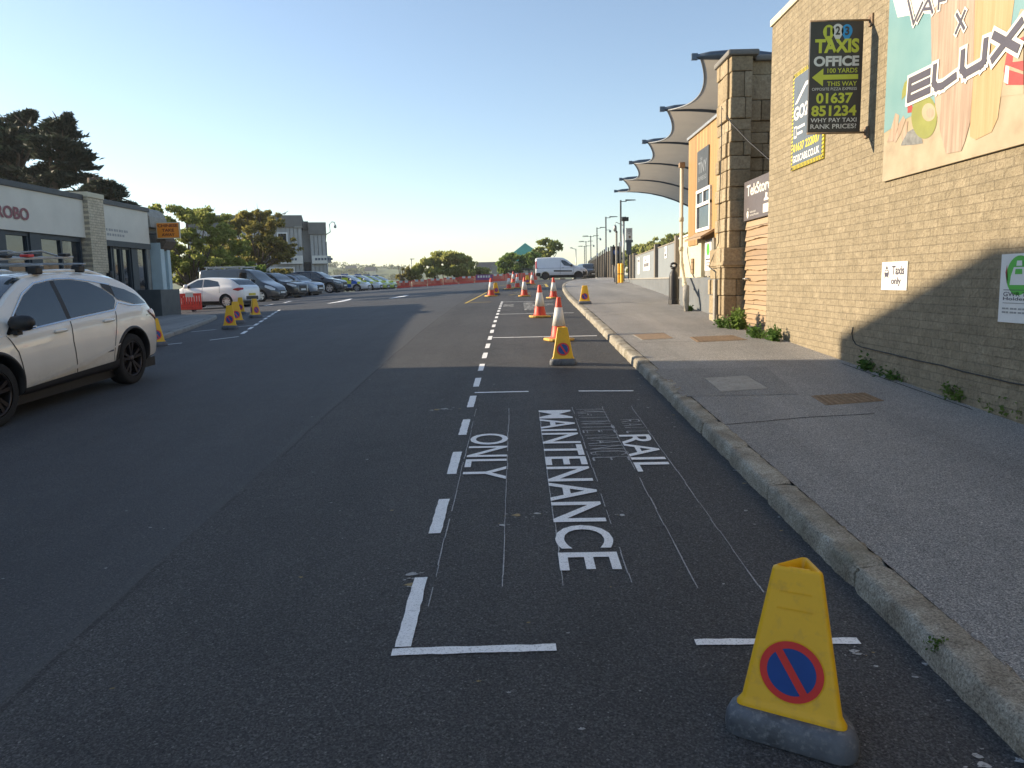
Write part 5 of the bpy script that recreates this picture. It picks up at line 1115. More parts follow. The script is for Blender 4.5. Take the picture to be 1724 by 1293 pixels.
broad_tree('green sycamore-like tree behind the take-away sign and the dark van', base, from_px(Y, [(275, 372, 28, 22, 0), (312, 362, 34, 16, 1), (345, 365, 30, 16, -1), (280, 405, 34, 26, 1), (320, 400, 36, 26, -1.5), (360, 400, 34, 28, 0), (395, 420, 28, 24, .5), (290, 445, 34, 22, -1), (335, 440, 36, 22, 1), (375, 445, 34, 18, -.5), (275, 475, 26, 18, 0), (262, 350, 12, 7, 0), (262, 425, 22, 22, 1.5), (300, 425, 30, 22, 2), (350, 425, 30, 22, 2), (310, 470, 34, 18, 2), (355, 470, 34, 16, 2), (390, 462, 24, 14, 2), (262, 470, 22, 18, 2), (385, 395, 22, 16, 1)], base), 36000, .22, M['leaf'], .2, 3)
Y = 63; base = (aty(440, 490, Y).x, Y, .3)
broad_tree('spreading tree with brown-green leaves in front of the grey concrete building', base, from_px(Y, [(395, 385, 26, 18, 0), (430, 370, 30, 14, 1), (455, 378, 24, 16, -1), (405, 415, 28, 18, 1), (440, 405, 32, 20, -1), (470, 410, 26, 18, 0), (488, 418, 16, 12, 0), (400, 440, 26, 12, -1), (450, 435, 26, 12, 1), (478, 432, 18, 8, 0), (415, 360, 12, 6, 0), (440, 358, 14, 6, 0), (420, 425, 26, 16, 2), (455, 420, 26, 14, 2), (385, 415, 20, 18, 2)], base), 24000, .25, M['leaf_brown'], .2, 8)
Y = 57; base = (aty(420, 480, Y).x, Y, .4)
broad_tree('low bright green shrub behind the roof of the dark van', base, from_px(Y, [(415, 448, 22, 9, 0), (435, 454, 18, 8, 1), (395, 455, 20, 8, 0)], base), 2600, .22, M['ivy'], .06, 5, name='shrub')
Y = 66; base = (aty(478, 480, Y).x, Y, .4)
broad_tree('low russet shrub at the foot of the concrete building', base, from_px(Y, [(465, 462, 16, 8, 0), (482, 459, 13, 7, 1), (475, 468, 18, 8, 0)], base), 2200, .22, M['leaf_brown'], .05, 6, name='shrub')
# wind-shaped cypresses behind the restaurant: flat layered sprays
def cypress(label, Y, sprays, trunk_px, seed, n):
    p = aty(trunk_px[0], trunk_px[1], Y); base = (p.x, Y, .2); t = thing('cypress_tree', label, 'tree', base); g = np.random.default_rng(seed); L_ = from_px(Y, sprays, base)
    limbs(t, (0, 0, 0), [c[:3] for c in L_], .30, seed, trunk_top=(0, 0, (aty(trunk_px[0], 300, Y).z - .2)))
    pts, dr = [], []
    for c in L_:
        for k in range(15):        # tufts: each leans outwards and up
            d = g.normal(size=3); d[2] *= .8; d /= np.linalg.norm(d); q = np.array(c[:3]) + d * np.array(c[3:6]) * g.uniform(.25, 1.02); rr = c[3] * g.uniform(.24, .5)
            m = int(n / len(L_) / 15); e = g.normal(size=(m, 3)) * np.array([rr, rr, rr * .26]) * .6; pts.append(q + e); dr.append(np.tile(np.array([d[0], d[1], .35]), (m, 1)) + e * .5)
    leaf_mesh('crown', np.concatenate(pts), .42, M['cypress'], seed, asp=.25, parent=t, dirs=np.concatenate(dr), jit=.45)
cypress('tall dark wind-shaped cypress behind the restaurant roof, taller of the two at the left edge', 46, [(5, 215, 24, 16, 0), (35, 205, 22, 14, 1), (52, 195, 8, 12, 0), (20, 235, 30, 16, -1), (60, 228, 22, 14, 0), (5, 262, 26, 18, 0), (40, 260, 30, 18, 1), (15, 290, 30, 14, 0), (50, 292, 26, 14, -1), (-20, 240, 28, 24, 0), (-30, 280, 26, 24, 0), (20, 310, 30, 12, 0)], (30, 330), 2, 15000)
cypress('dark wind-shaped cypress with a ragged right side behind the restaurant roof', 44, [(112, 205, 14, 10, 0), (95, 215, 24, 12, 0), (115, 225, 22, 10, 1), (85, 240, 30, 14, -1), (118, 245, 24, 10, 0), (100, 262, 30, 12, 0), (128, 262, 24, 9, 0), (130, 280, 26, 9, 0), (90, 285, 30, 12, 1), (115, 300, 26, 8, 0), (75, 305, 24, 10, 0), (145, 301, 18, 6, 0)], (92, 330), 7, 16000)
cypress('low dark cypress bough mass leaning right above the brick pillar of the restaurant', 40, [(165, 318, 24, 8, 0), (185, 317, 18, 8, .5), (150, 328, 24, 7, 0), (190, 328, 16, 6, 0), (172, 310, 16, 5, 0), (212, 345, 12, 3, 0)], (158, 335), 4, 7000)
# hedge mass, round bush and small tree on the far side
Y = 92
def bush(label, Y, px_list, base_px, n, size, mat, seed, name='bush', grp=None):
    p = aty(*base_px, Y); base = (p.x, Y, p.z); t = thing(name, label, 'bush' if name == 'bush' else name.replace('_', ' '), base); g = np.random.default_rng(seed); sub = []
    for c in from_px(Y, px_list, base):
        for k in range(14):
            d = g.normal(size=3); d /= np.linalg.norm(d); q = np.array(c[:3]) + d * np.array(c[3:6]) * g.uniform(.5, 1.0); s = g.uniform(.2, .4); sub.append((*q, c[3] * s, c[4] * s, c[5] * s))
    pts = clump_pts(g, sub, n, .2); up = np.tile([0, 0, .9], (len(pts), 1)); leaf_mesh('foliage', pts, size, mat, seed, parent=t, dirs=up, jit=.6)
    mb = MB(); r = random.Random(seed); w_ = px_list[0][2] * Y / F_PX
    for k in range(9): x = r.uniform(-w_, w_); mb.tube([(x * .5, r.uniform(-.5, .5), -.6), (x, r.uniform(-.5, .5), 1.6 + r.random())], [.07, .03], 5)
    mb.build('stems', M['bark'], t)
bush('large rounded olive-green hedge behind the middle of the red barriers', 93, [(750, 445, 34, 18, 0), (720, 455, 26, 16, 0), (775, 448, 28, 20, 1), (760, 432, 26, 9, 0), (795, 460, 24, 14, 0), (735, 440, 22, 12, 1), (700, 464, 14, 10, 0), (812, 465, 12, 8, 0)], (755, 475), 15000, .42, M['hedge'], 12)
bush('sparse reddish shrub at the left end of the red barriers', 92, [(682, 458, 10, 9, 0), (690, 465, 9, 8, 0), (674, 468, 8, 6, 0)], (682, 480), 1100, .3, M['leaf_brown'], 13)
bush('round bright green bush in front of the green roof, beside the white van', 96, [(868, 440, 28, 12, 0), (850, 445, 16, 12, 0), (895, 441, 18, 12, 0), (870, 452, 26, 9, 0), (845, 455, 10, 9, 0)], (870, 470), 9500, .4, M['ivy'], 14)
Y = 104; p = aty(926, 470, Y); base = (p.x, Y, p.z - 1)
broad_tree('small open-crowned tree rising behind the roof of the white van', base, from_px(Y, [(926, 418, 16, 8, 0), (912, 408, 9, 5, 0), (940, 416, 8, 5, 0), (908, 420, 9, 5, 0), (920, 428, 18, 6, 0), (918, 406, 7, 4, 0), (932, 410, 8, 4, 1)], base), 2300, .5, M['leaf'], .14, 21)
# dark railings and shade under the round bush
t = thing('railing', 'dark metal railings in front of the round green bush', 'railing', (0, 94.5, 1.5)); a, b_ = aty(858, 470, 94), aty(902, 470, 94); mb = MB()
n = 22
for k in range(n + 1): x = a.x + (b_.x - a.x) * k / n; mb.box((x - .03, -.02, -.2), (x + .03, .02, 1.75))
mb.box((a.x, -.03, 1.5), (b_.x, .03, 1.56)); mb.build('bars', M['dark_steel'], t)
# trees on the bank beyond the platforms
for k, (px, py, rx, ry, Y, mt, lab) in enumerate(((1068, 424, 16, 12, 150, 'leaf', 'dark tree nearest the white information sign, beyond the platforms'), (1092, 420, 16, 11, 146, 'hedge', 'mid-green tree beyond the platforms, above the white notice panel'), (1112, 414, 18, 12, 142, 'hedge', 'tallest middle tree on the bank above the near grey panel'), (1136, 408, 18, 12, 138, 'leaf', 'bright tree on the bank above the black bollard'), (1158, 404, 16, 13, 134, 'hedge', 'tree on the bank beside the drainpipe'), (1045, 436, 14, 10, 156, 'leaf', 'small tree on the bank between the lamp posts'))):
    p = aty(px, 460, Y); base = (p.x, Y, p.z - 3)
    broad_tree(lab, base, from_px(Y, [(px, py, rx, ry, 0), (px - rx * .7, py + ry * .7, rx * .7, ry * .8, 1), (px + rx * .7, py + ry * .6, rx * .7, ry * .9, -1), (px, py + ry * 1.6, rx, ry, 0), (px + rx * .3, py - ry * .6, rx * .4, ry * .5, 0)], base), 1500, .8, M[mt], .25, 30 + k, group='trees on the bank beyond the platforms')
# far hillside across the valley
def hill(name, x0, x1, y0, y1, prof, mat, seed):
    g = np.random.default_rng(seed); mb = MB(); nx, ny = 90, 14; rows = []
    for j in range(ny + 1):
        v = j / ny; y = y0 + (y1 - y0) * v; row = []
        for i in range(nx + 1):
            x = x0 + (x1 - x0) * i / nx; z = -14 + (lin(prof, x) + 14) * math.sin(v * math.pi / 2) ** .7 + (1.2 * math.sin(x * .11 + 2 * math.sin(y * .03)) + g.uniform(-.9, .9)) * v
            row.append((x, y, z))
        rows.append(row[::-1])
    mb.grid(rows); o = mb.build(name, mat); return structure(o)
M['hill'] = pm('hill_fields', (.13, .17, .07), .95, .35, .02, dirt=(.085, .10, .055))
HP = [(-420, 17), (-260, 19), (-200, 18), (-157, 17.5), (-140, 16), (-110, 14.5), (-70, 12.5), (-30, 9), (60, 6), (200, 4)]
hill('hill', -700, 300, 420, 700, HP, M['hill'], 3)
g = np.random.default_rng(5); cs = []
for k in range(210):
    x = g.uniform(-300, 60); v = g.random() ** .7; y = 430 + 268 * v; z = -14 + (lin(HP, x) + 14) * math.sin((y - 420) / 280 * math.pi / 2) ** .7; s = g.uniform(1.6, 4.6)
    for q in range(3): cs.append((x + g.normal() * s * .7, y + g.normal(), z + s * .35 + g.normal() * .5, s * .8, s * .8, s * .6))
tag(leaf_mesh('far_wood', clump_pts(g, cs, 26000, .5), 1.5, M['far_leaf'], 3), kind='stuff')

# weeds along the wall foot
def weed(label, px, py, n, R, h, seed, mat='weed', size=.06):
    p = at(px, py, GP); t = thing('weed', label, 'weed', (p.x, p.y, GP(p.x, p.y))); g = np.random.default_rng(seed); m = n // 14; pts, dr = [], []; mb = MB()
    for k in range(14):
        a = g.uniform(0, 6.283); q = np.array([math.cos(a) * R * .35, math.sin(a) * R, 0]) * g.uniform(.1, 1.0); tip = q * 1.25 + np.array([-.02, 0, h * g.uniform(.5, 1.1)]); mb.tube([tuple(q), tuple((q + tip) / 2), tuple(tip)], [.004, .003, .0015], 4)
        s = g.random((m, 1)) ** .8; pts.append(q + (tip - q) * s + g.normal(size=(m, 3)) * .028); dr.append(g.normal(size=(m, 3)) * np.array([1, 1, .3]) + np.array([0, 0, .35]))
    P_ = np.concatenate(pts); P_[:, 2] = np.abs(P_[:, 2]); leaf_mesh('leaves', P_, size, M[mat], seed, asp=.6, parent=t, dirs=np.concatenate(dr), jit=.3); mb.build('stems', M[mat], t)
weed('tall leafy weed clump at the foot of the granite pier', 1243, 553, 620, .24, .32, 1, 'ivy', .075)
weed('bright grassy weed left of the granite pier foot', 1218, 552, 400, .22, .16, 2, size=.05)
weed('low bright weeds along the foot of the timber boards', 1275, 568, 460, .30, .15, 3, size=.05)
weed('small bright weed at the far corner of the brick wall', 1303, 574, 240, .12, .20, 4)
weed('yellow-green weed at the bottom of the drainpipe', 1160, 523, 260, .16, .12, 5)
weed('small weed tuft at the brick wall foot just inside the shadow', 1462, 623, 240, .14, .11, 6, size=.045)
weed('sparse trailing weed at the brick wall foot, second from the shadow edge', 1502, 637, 220, .22, .06, 7, size=.035)
weed('weed clump at the brick wall foot below the end of the cable', 1625, 676, 340, .20, .14, 8, 'ivy', .045)
weed('dense weed clump at the brick wall foot beneath the green disc sign', 1668, 689, 420, .20, .14, 9, 'ivy', .045)
weed('weed clump at the right edge of the picture under the brick wall', 1712, 704, 420, .20, .15, 10, 'ivy', .045)
ms = MB(); tag(leaf_mesh('moss', [at(1580, 1083, lambda x, y: G(x, y) + .10) + Vector((rnd.gauss(0, .018), rnd.gauss(0, .012), rnd.uniform(-.03, .016))) for k in range(160)], .016, M['weed'], 77), kind='stuff')
# ------------------------------------------------------------------ VEHICLES (local axes: +x forward, +y left)
def paint(name, col, flake=0.0, rough=.3):
    m, N, L, P = newmat(name); tc = N.new('ShaderNodeTexCoord').outputs['Object']; n = noise(N, L, tc, 2.5, 5); sx = N.new('ShaderNodeSeparateXYZ'); L.new(tc, sx.inputs[0])
    r = ramp(N, [(.3, tuple(c * .93 for c in col)), (.7, col)]); L.new(n.outputs[0], r.inputs[0])
    g = noise(N, L, tc, 14, 5, .7); mm = N.new('ShaderNodeMapRange'); mm.inputs[1].default_value = .62; mm.inputs[2].default_value = .18; L.new(sx.outputs[2], mm.inputs[0])
    gm = N.new('ShaderNodeMath'); gm.operation = 'MULTIPLY'; L.new(mm.outputs[0], gm.inputs[0]); L.new(g.outputs[0], gm.inputs[1])       # road film towards the sills
    L.new(mix(N, L, gm.outputs[0], r.outputs[0], (.20, .17, .13)), P.inputs['Base Color'])
    P.inputs['Metallic'].default_value = flake; P.inputs['Roughness'].default_value = rough; P.inputs['Coat Weight'].default_value = 1; P.inputs['Coat Roughness'].default_value = .03
    return m
class Car:
    def __init__(s, L, top, belt, plan, bot, tumble=.33, roofw=None): s.L = L; s.top = top; s.belt = belt; s.plan = plan; s.bot = bot; s.tum = tumble
    def sec(s, x):
        zt = herm(s.top, x); zb = lin(s.bot, x); zs = min(herm(s.belt, x), zt - .03); w = herm(s.plan, x); g = zt - zs; h = zs - zb
        ws = .95 * w; k = .90 if g > .25 else .72 + .18 * max(0, (g - .03) / .22); we = ws - max(.04, s.tum * g)
        if g < .25: we = min(we, ws - .05)
        p = [(0, zb), (.78 * w, zb), (.90 * w, zb + .03), (.965 * w, zb + .10 * h), (.995 * w, zb + .34 * h), (1.0 * w, zb + .55 * h), (.992 * w, zb + .74 * h), (.975 * w, zb + .90 * h), (ws, zs), (ws - .012, zs + .03 * g)]
        for q in (.35, .65): p.append((ws - .012 - (ws - .012 - we) * q ** 1.15, zs + g * k * q))
        p += [(we, zs + g * k), (we - .05, zs + g * (k + (1 - k) * .55)), (we - .16, zs + g * (k + (1 - k) * .82)), (we * .5, zt - .004 - .05 * (1 - k) * g), (0, zt)]
        return p
    def W(s, x, z):
        p = s.sec(x)[2:]
        if z <= p[0][1]: return p[0][0]
        for (y0, z0), (y1, z1) in zip(p, p[1:]):
            if z <= z1: return y0 + (y1 - y0) * (z - z0) / max(1e-6, z1 - z0)
        return 0.0
    def T(s, x, y):
        p = s.sec(x)[8:]; y = abs(y)
        for (y0, z0), (y1, z1) in zip(p, p[1:]):
            if y >= y1: return z0 + (z1 - z0) * (y0 - y) / max(1e-6, y0 - y1) if y <= y0 else z0
        return p[-1][1]
    def xs(s, n=64):
        a = np.linspace(-1, 1, n); b = np.sign(a) * (1 - (1 - abs(a)) ** 1.35); lo, hi = s.top[0][0], s.top[-1][0]; return [float((lo + hi) / 2 + v * (hi - lo) / 2) for v in b]
    def shell(s, n=64):
        mb = MB(); rows = []
        for x in s.xs(n):
            p = s.sec(x); r_ = [(x, y, z) for y, z in p] + [(x, -y, z) for y, z in p[-2:0:-1]]; rows.append(r_)
        mb.grid(rows, 0, True, True); mb.add(rows[0], [tuple(range(len(rows[0])))[::-1]]); mb.add(rows[-1], [tuple(range(len(rows[0])))])
        return mb
    def patch(s, mb, up, lo, side=1, off=.008, mi=0, nx=26, nz=6):
        """panel between an upper and a lower side-view outline, laid on the flank"""
        x0, x1 = max(up[0][0], lo[0][0]), min(up[-1][0], lo[-1][0]); rows = []
        for i in range(nx + 1):
            x = x0 + (x1 - x0) * i / nx; a, b = lin(lo, x), lin(up, x); b = max(b, a + .001)
            rows.append([(x, side * (s.W(x, a + (b - a) * j / nz) + off), a + (b - a) * j / nz) for j in range(nz + 1)])
        if side > 0: rows = rows[::-1]
        mb.grid(rows, mi, True); return mb
    def line(s, mb, path, wd=.012, side=1, off=.005, mi=0, step=.06):
        P = [Vector(p) for p in path]; Q = []
        for a, b in zip(P, P[1:]):
            n = max(1, int((b - a).length / step)); Q += [a.lerp(b, k / n) for k in range(n)]
        Q.append(P[-1]); rows = []
        for i, p in enumerate(Q):
            d = (Q[min(i + 1, len(Q) - 1)] - Q[max(i - 1, 0)]).normalized(); n = Vector((-d.y, d.x)) * wd / 2; a, b = p + n, p - n
            rows.append([(a.x, side * (s.W(a.x, a.y) + off), a.y), (b.x, side * (s.W(b.x, b.y) + off), b.y)])
        if side > 0: rows = rows[::-1]
        mb.grid(rows, mi, True); return mb
    def arch(s, mb, cx, cz, r0, r1, side=1, off=.012, mi=0, a0=-20, a1=200, thick=True):
        rows = []
        for k in range(41):
            a = math.radians(a0 + (a1 - a0) * k / 40); row = []
            for q in range(4):
                r_ = r0 + (r1 - r0) * q / 3; x, z = cx + r_ * math.cos(a), cz + r_ * math.sin(a); e = off if q in (1, 2) else (.0 if q == 3 else off * .3); row.append((x, side * (s.W(x, max(z, .2)) + e), z))
            if thick: row.insert(0, (row[0][0], row[0][1] - side * .10, row[0][2]))
            rows.append(row)
        if side > 0: rows = rows[::-1]
        mb.grid(rows, mi, True); return mb
    def deck(s, mb, x0, x1, in0, in1, off=.008, mi=0, nx=12, ny=16, curve=.0):
        """glass or panel on the top surface between stations x0..x1, inset from the edge"""
        rows = []
        for i in range(nx + 1):
            u = i / nx; row = []
            for j in range(ny + 1):
                v = -1 + 2 * j / ny; x = x0 + (x1 - x0) * u; x += curve * (v * v) * (1 - u); y = v * (s.sec(x)[12][0] - (in0 + (in1 - in0) * u)); row.append((x, y, s.T(x, y) + off))
            rows.append(row)
        if x1 > x0: rows = rows[::-1] if False else rows
        mb.grid([r_[::-1] for r_ in rows] if x1 < x0 else rows, mi, True); return mb
def rim_mesh(R, style, w=.2):
    mb = MB(); r = R * .70
    mb.lathe([(r, -w * .35), (r, w * .42), (r * .93, w * .45), (r * .90, w * .36), (r * .90, -w * .2)], 32, axis='y', cap=False); mb.lathe([(r * .9, -w * .18), (r * .05, -w * .18)], 32, axis='y', mi=1, cap=False)
    mb.lathe([(R * .14, w * .1), (R * .14, w * .36), (R * .10, w * .40), (.002, w * .41)], 16, axis='y', cap=False)
    n = {'twin': 5, 'ten': 10, 'five': 5, 'steel': 8}[style]
    for k in range(n):
        a = 2 * math.pi * k / n + .3
        for da in ((-.20, .20) if style == 'twin' else (0,)):
            w0, w1 = {'twin': (.016, .024), 'ten': (.022, .03), 'five': (.05, .065), 'steel': (.06, .10)}[style]; c0, s0 = math.cos(a + da * .8), math.sin(a + da * .8); c1, s1 = math.cos(a + da), math.sin(a + da); r0, r1 = R * .10, r * .93
            q = [(r0 * c0 - w0 * s0, r0 * s0 + w0 * c0), (r1 * c1 - w1 * s1, r1 * s1 + w1 * c1), (r1 * c1 + w1 * s1, r1 * s1 - w1 * c1), (r0 * c0 + w0 * s0, r0 * s0 - w0 * c0)]
            y0, y1 = w * .36, w * .40
            mb.add([(q[0][0], y0, q[0][1]), (q[1][0], y1, q[1][1]), (q[2][0], y1, q[2][1]), (q[3][0], y0, q[3][1]), (q[0][0], y0 - .05, q[0][1]), (q[1][0], y1 - .05, q[1][1]), (q[2][0], y1 - .05, q[2][1]), (q[3][0], y0 - .05, q[3][1])], [(0, 1, 2, 3), (0, 4, 5, 1), (2, 6, 7, 3), (1, 5, 6, 2)])
    return mb
_wheel = {}
def wheels(car, t, R, ax, style, rim, w=.22, inset=.02):
    for x in ax:
        for s in (1, -1):
            key = (R, style, rim.name, s); y = s * (car.W(x, R * 1.3) - w / 2 - inset)
            if key not in _wheel:
                mb = MB(Matrix.Rotation(0 if s > 0 else math.pi, 4, 'Z')); mb.lathe([(R * .70, -w * .46), (R * .88, -w * .5), (R * .97, -w * .42), (R, -w * .25), (R, w * .25), (R * .97, w * .42), (R * .88, w * .5), (R * .70, w * .46)], 40, axis='y', cap=False); o = mb.build('wheel', M['tyre'], t)
                mb = rim_mesh(R, style, w)
                if s < 0: mb.v = [(-a, -b, c) for a, b, c in mb.v]
                mb.build('rim', [rim, M['black']], o); _wheel[key] = o
            else: o = copy_tree(_wheel[key], t)
            o.location = (x, y, R)
def fix_normals(me):
    bm = bmesh.new(); bm.from_mesh(me); bmesh.ops.remove_doubles(bm, verts=bm.verts, dist=1e-5); bmesh.ops.recalc_face_normals(bm, faces=bm.faces); bm.to_mesh(me); bm.free(); me.update()
def cut_arches(o, ax, r, cz, hw):
    """open the wheel arches with a real boolean, then bake the mesh"""
    fix_normals(o.data)
    for x in ax:
        mb = MB(); mb.lathe([(r, -hw), (r, hw)], 48, axis='y', c=(x, 0, cz), smooth=True); c = mb.build('cutter', M['black'], o.parent); fix_normals(c.data)
        m = o.modifiers.new('b', 'BOOLEAN'); m.operation = 'DIFFERENCE'; m.object = c; m.solver = 'EXACT'
        dg = bpy.context.evaluated_depsgraph_get(); dg.update(); me = bpy.data.meshes.new_from_object(o.evaluated_get(dg)); o.modifiers.clear(); old = o.data; o.data = me; bpy.data.objects.remove(c)
    if M['black'].name not in [m.name for m in me.materials if m]: me.materials.append(M['black'])
    bi = [m.name for m in me.materials].index(M['black'].name)
    for p in me.polygons:
        q = [me.vertices[i].co for i in p.vertices]
        if any(all(abs(math.hypot(v.x - x, v.z - cz) - r) < .02 for v in q) for x in ax): p.material_index = bi
    me.set_sharp_from_angle(angle=math.radians(38))

def generic_car(name, label, loc, rz, kind, col, rim=('five', 'rim'), style=None, scale=1.0, group=None, cat='car'):
    """hatchback / suv / van bodies with glass, lamps, bumpers, doors, mirrors, wheels"""
    K = CARS[kind]; L_ = K['L']; car = Car(L_, K['top'], K['belt'], K['plan'], K['bot'], K.get('tum', .33)); t = thing(name, label, cat, loc, rz, group, scale)
    R, ax = K['R'], K['ax']; mp = paint('paint_' + str(len(bpy.data.materials)), col, .3 if max(col) < .6 else 0.0)
    o = car.shell(56).build('body', mp, t); cut_arches(o, ax, R * 1.14, R, 1.2)
    wheels(car, t, R, ax, rim[0], M[rim[1]])
    for s in (1, -1):
        for w in K['win']: mb = MB(); car.patch(mb, w[0], w[1], s, .007); mb.build('window', M['car_glass'], t)
        mb = MB()
        for ln in K['lines']: car.line(mb, ln, .014, s)
        mb.build('door_seam', M['black'], t)
        mb = MB()
        for x, z in K['handles']: car.patch(mb, [(x - .09, z + .018), (x + .09, z + .018)], [(x - .09, z - .018), (x + .09, z - .018)], s, .03, 0, 4, 2)
        mb.build('door_handle', mp if not K.get('dark_handle') else M['black'], t)
        mb = MB(); a, b = K['head']; car.patch(mb, a, b, s, .012); mb.build('headlight', M['clear_lamp'], t)
        mb = MB(); a, b = K['tail']; car.patch(mb, a, b, s, .012); mb.build('tail_light', M['red_lamp'], t)
        x, z = K['mirror']; y = s * (car.W(x, z) + .10); mb = MB(); mb.lathe([(.03, -.10), (.085, -.07), (.10, 0), (.085, .06), (.03, .09)], 10, axis='x', c=(x, y, z + .05)); mb.box((x - .03, min(y, y - s * .14), z - .03), (x + .03, max(y, y - s * .14), z + .0)); mb.build('mirror', mp if kind not in ('van', 'smallvan') else M['black'], t)
        mb = MB(); car.patch(mb, [(ax[0] + R * 1.15, K['sill']), (ax[1] - R * 1.15, K['sill'])], [(ax[0] + R * 1.15, lin(K['bot'], 0) + .02), (ax[1] - R * 1.15, lin(K['bot'], 0) + .02)], s, .014); mb.build('sill', M['black'], t)
        if K.get('clad'):
            for x in ax: mb = MB(); car.arch(mb, x, R, R * 1.12, R * 1.30, s, .015); mb.build('wheel_arch_trim', M['black'], t)
        if K.get('rub'): mb = MB(); a, b = K['rub']; car.patch(mb, a, b, s, .02); mb.build('rubbing_strip', M['black'], t)
        for (x0, x1, z) in K.get('bumpers', ()): mb = MB(); car.patch(mb, [(x0, z), (x1, z)], [(x0, lin(K['bot'], x0) + .03), (x1, lin(K['bot'], x1) + .03)], s, .012); mb.build('bumper', M['black'], t)
    mb = MB(); x0, x1 = K['screen']; car.deck(mb, x0, x1, .03, .03, .008); mb.build('windscreen', M['screen_glass'], t)
    if K.get('rear'): mb = MB(); x0, x1 = K['rear']; car.deck(mb, x0, x1, .05, .05, .008); mb.build('rear_window', M['car_glass'], t)
    xf = L_ / 2; w = herm(K['plan'], xf - .05); mb = MB(); zg = K['grille']; mb.box((xf - .1, -w * .62, zg[0]), (xf + .012, w * .62, zg[1])); mb.build('grille', M['black'], t, .01)
    mb = MB(); mb.box((xf - .05, -.26, zg[0] - .02), (xf + .03, .26, zg[0] + .09)); mb.build('number_plate', M['plate_white'], t)
    mb = MB(); zp = K['rplate']; mb.box((-xf - .02, -.26, zp), (-xf + .05, .26, zp + .11)); mb.build('rear_number_plate', M['plate_yellow'], t)
    mb = MB(); mb.box((-xf - .008, -w * .8, K['bot'][0][1] + .02), (-xf + .2, w * .8, K['bot'][0][1] + .2)); mb.build('rear_valance', M['black'], t, .02); mb = MB(); mb.box((xf - .2, -w * .7, K['bot'][-1][1] + .02), (xf + .008, w * .7, K['bot'][-1][1] + .16)); mb.build('front_valance', M['black'], t, .02)
    mb = MB(); mb.box((-L_ / 2 + .35, -.75, .14), (L_ / 2 - .35, .75, .30)); mb.build('underbody', M['black'], t)
    t['_k'] = kind; del t['_k']
    return t, car, mp
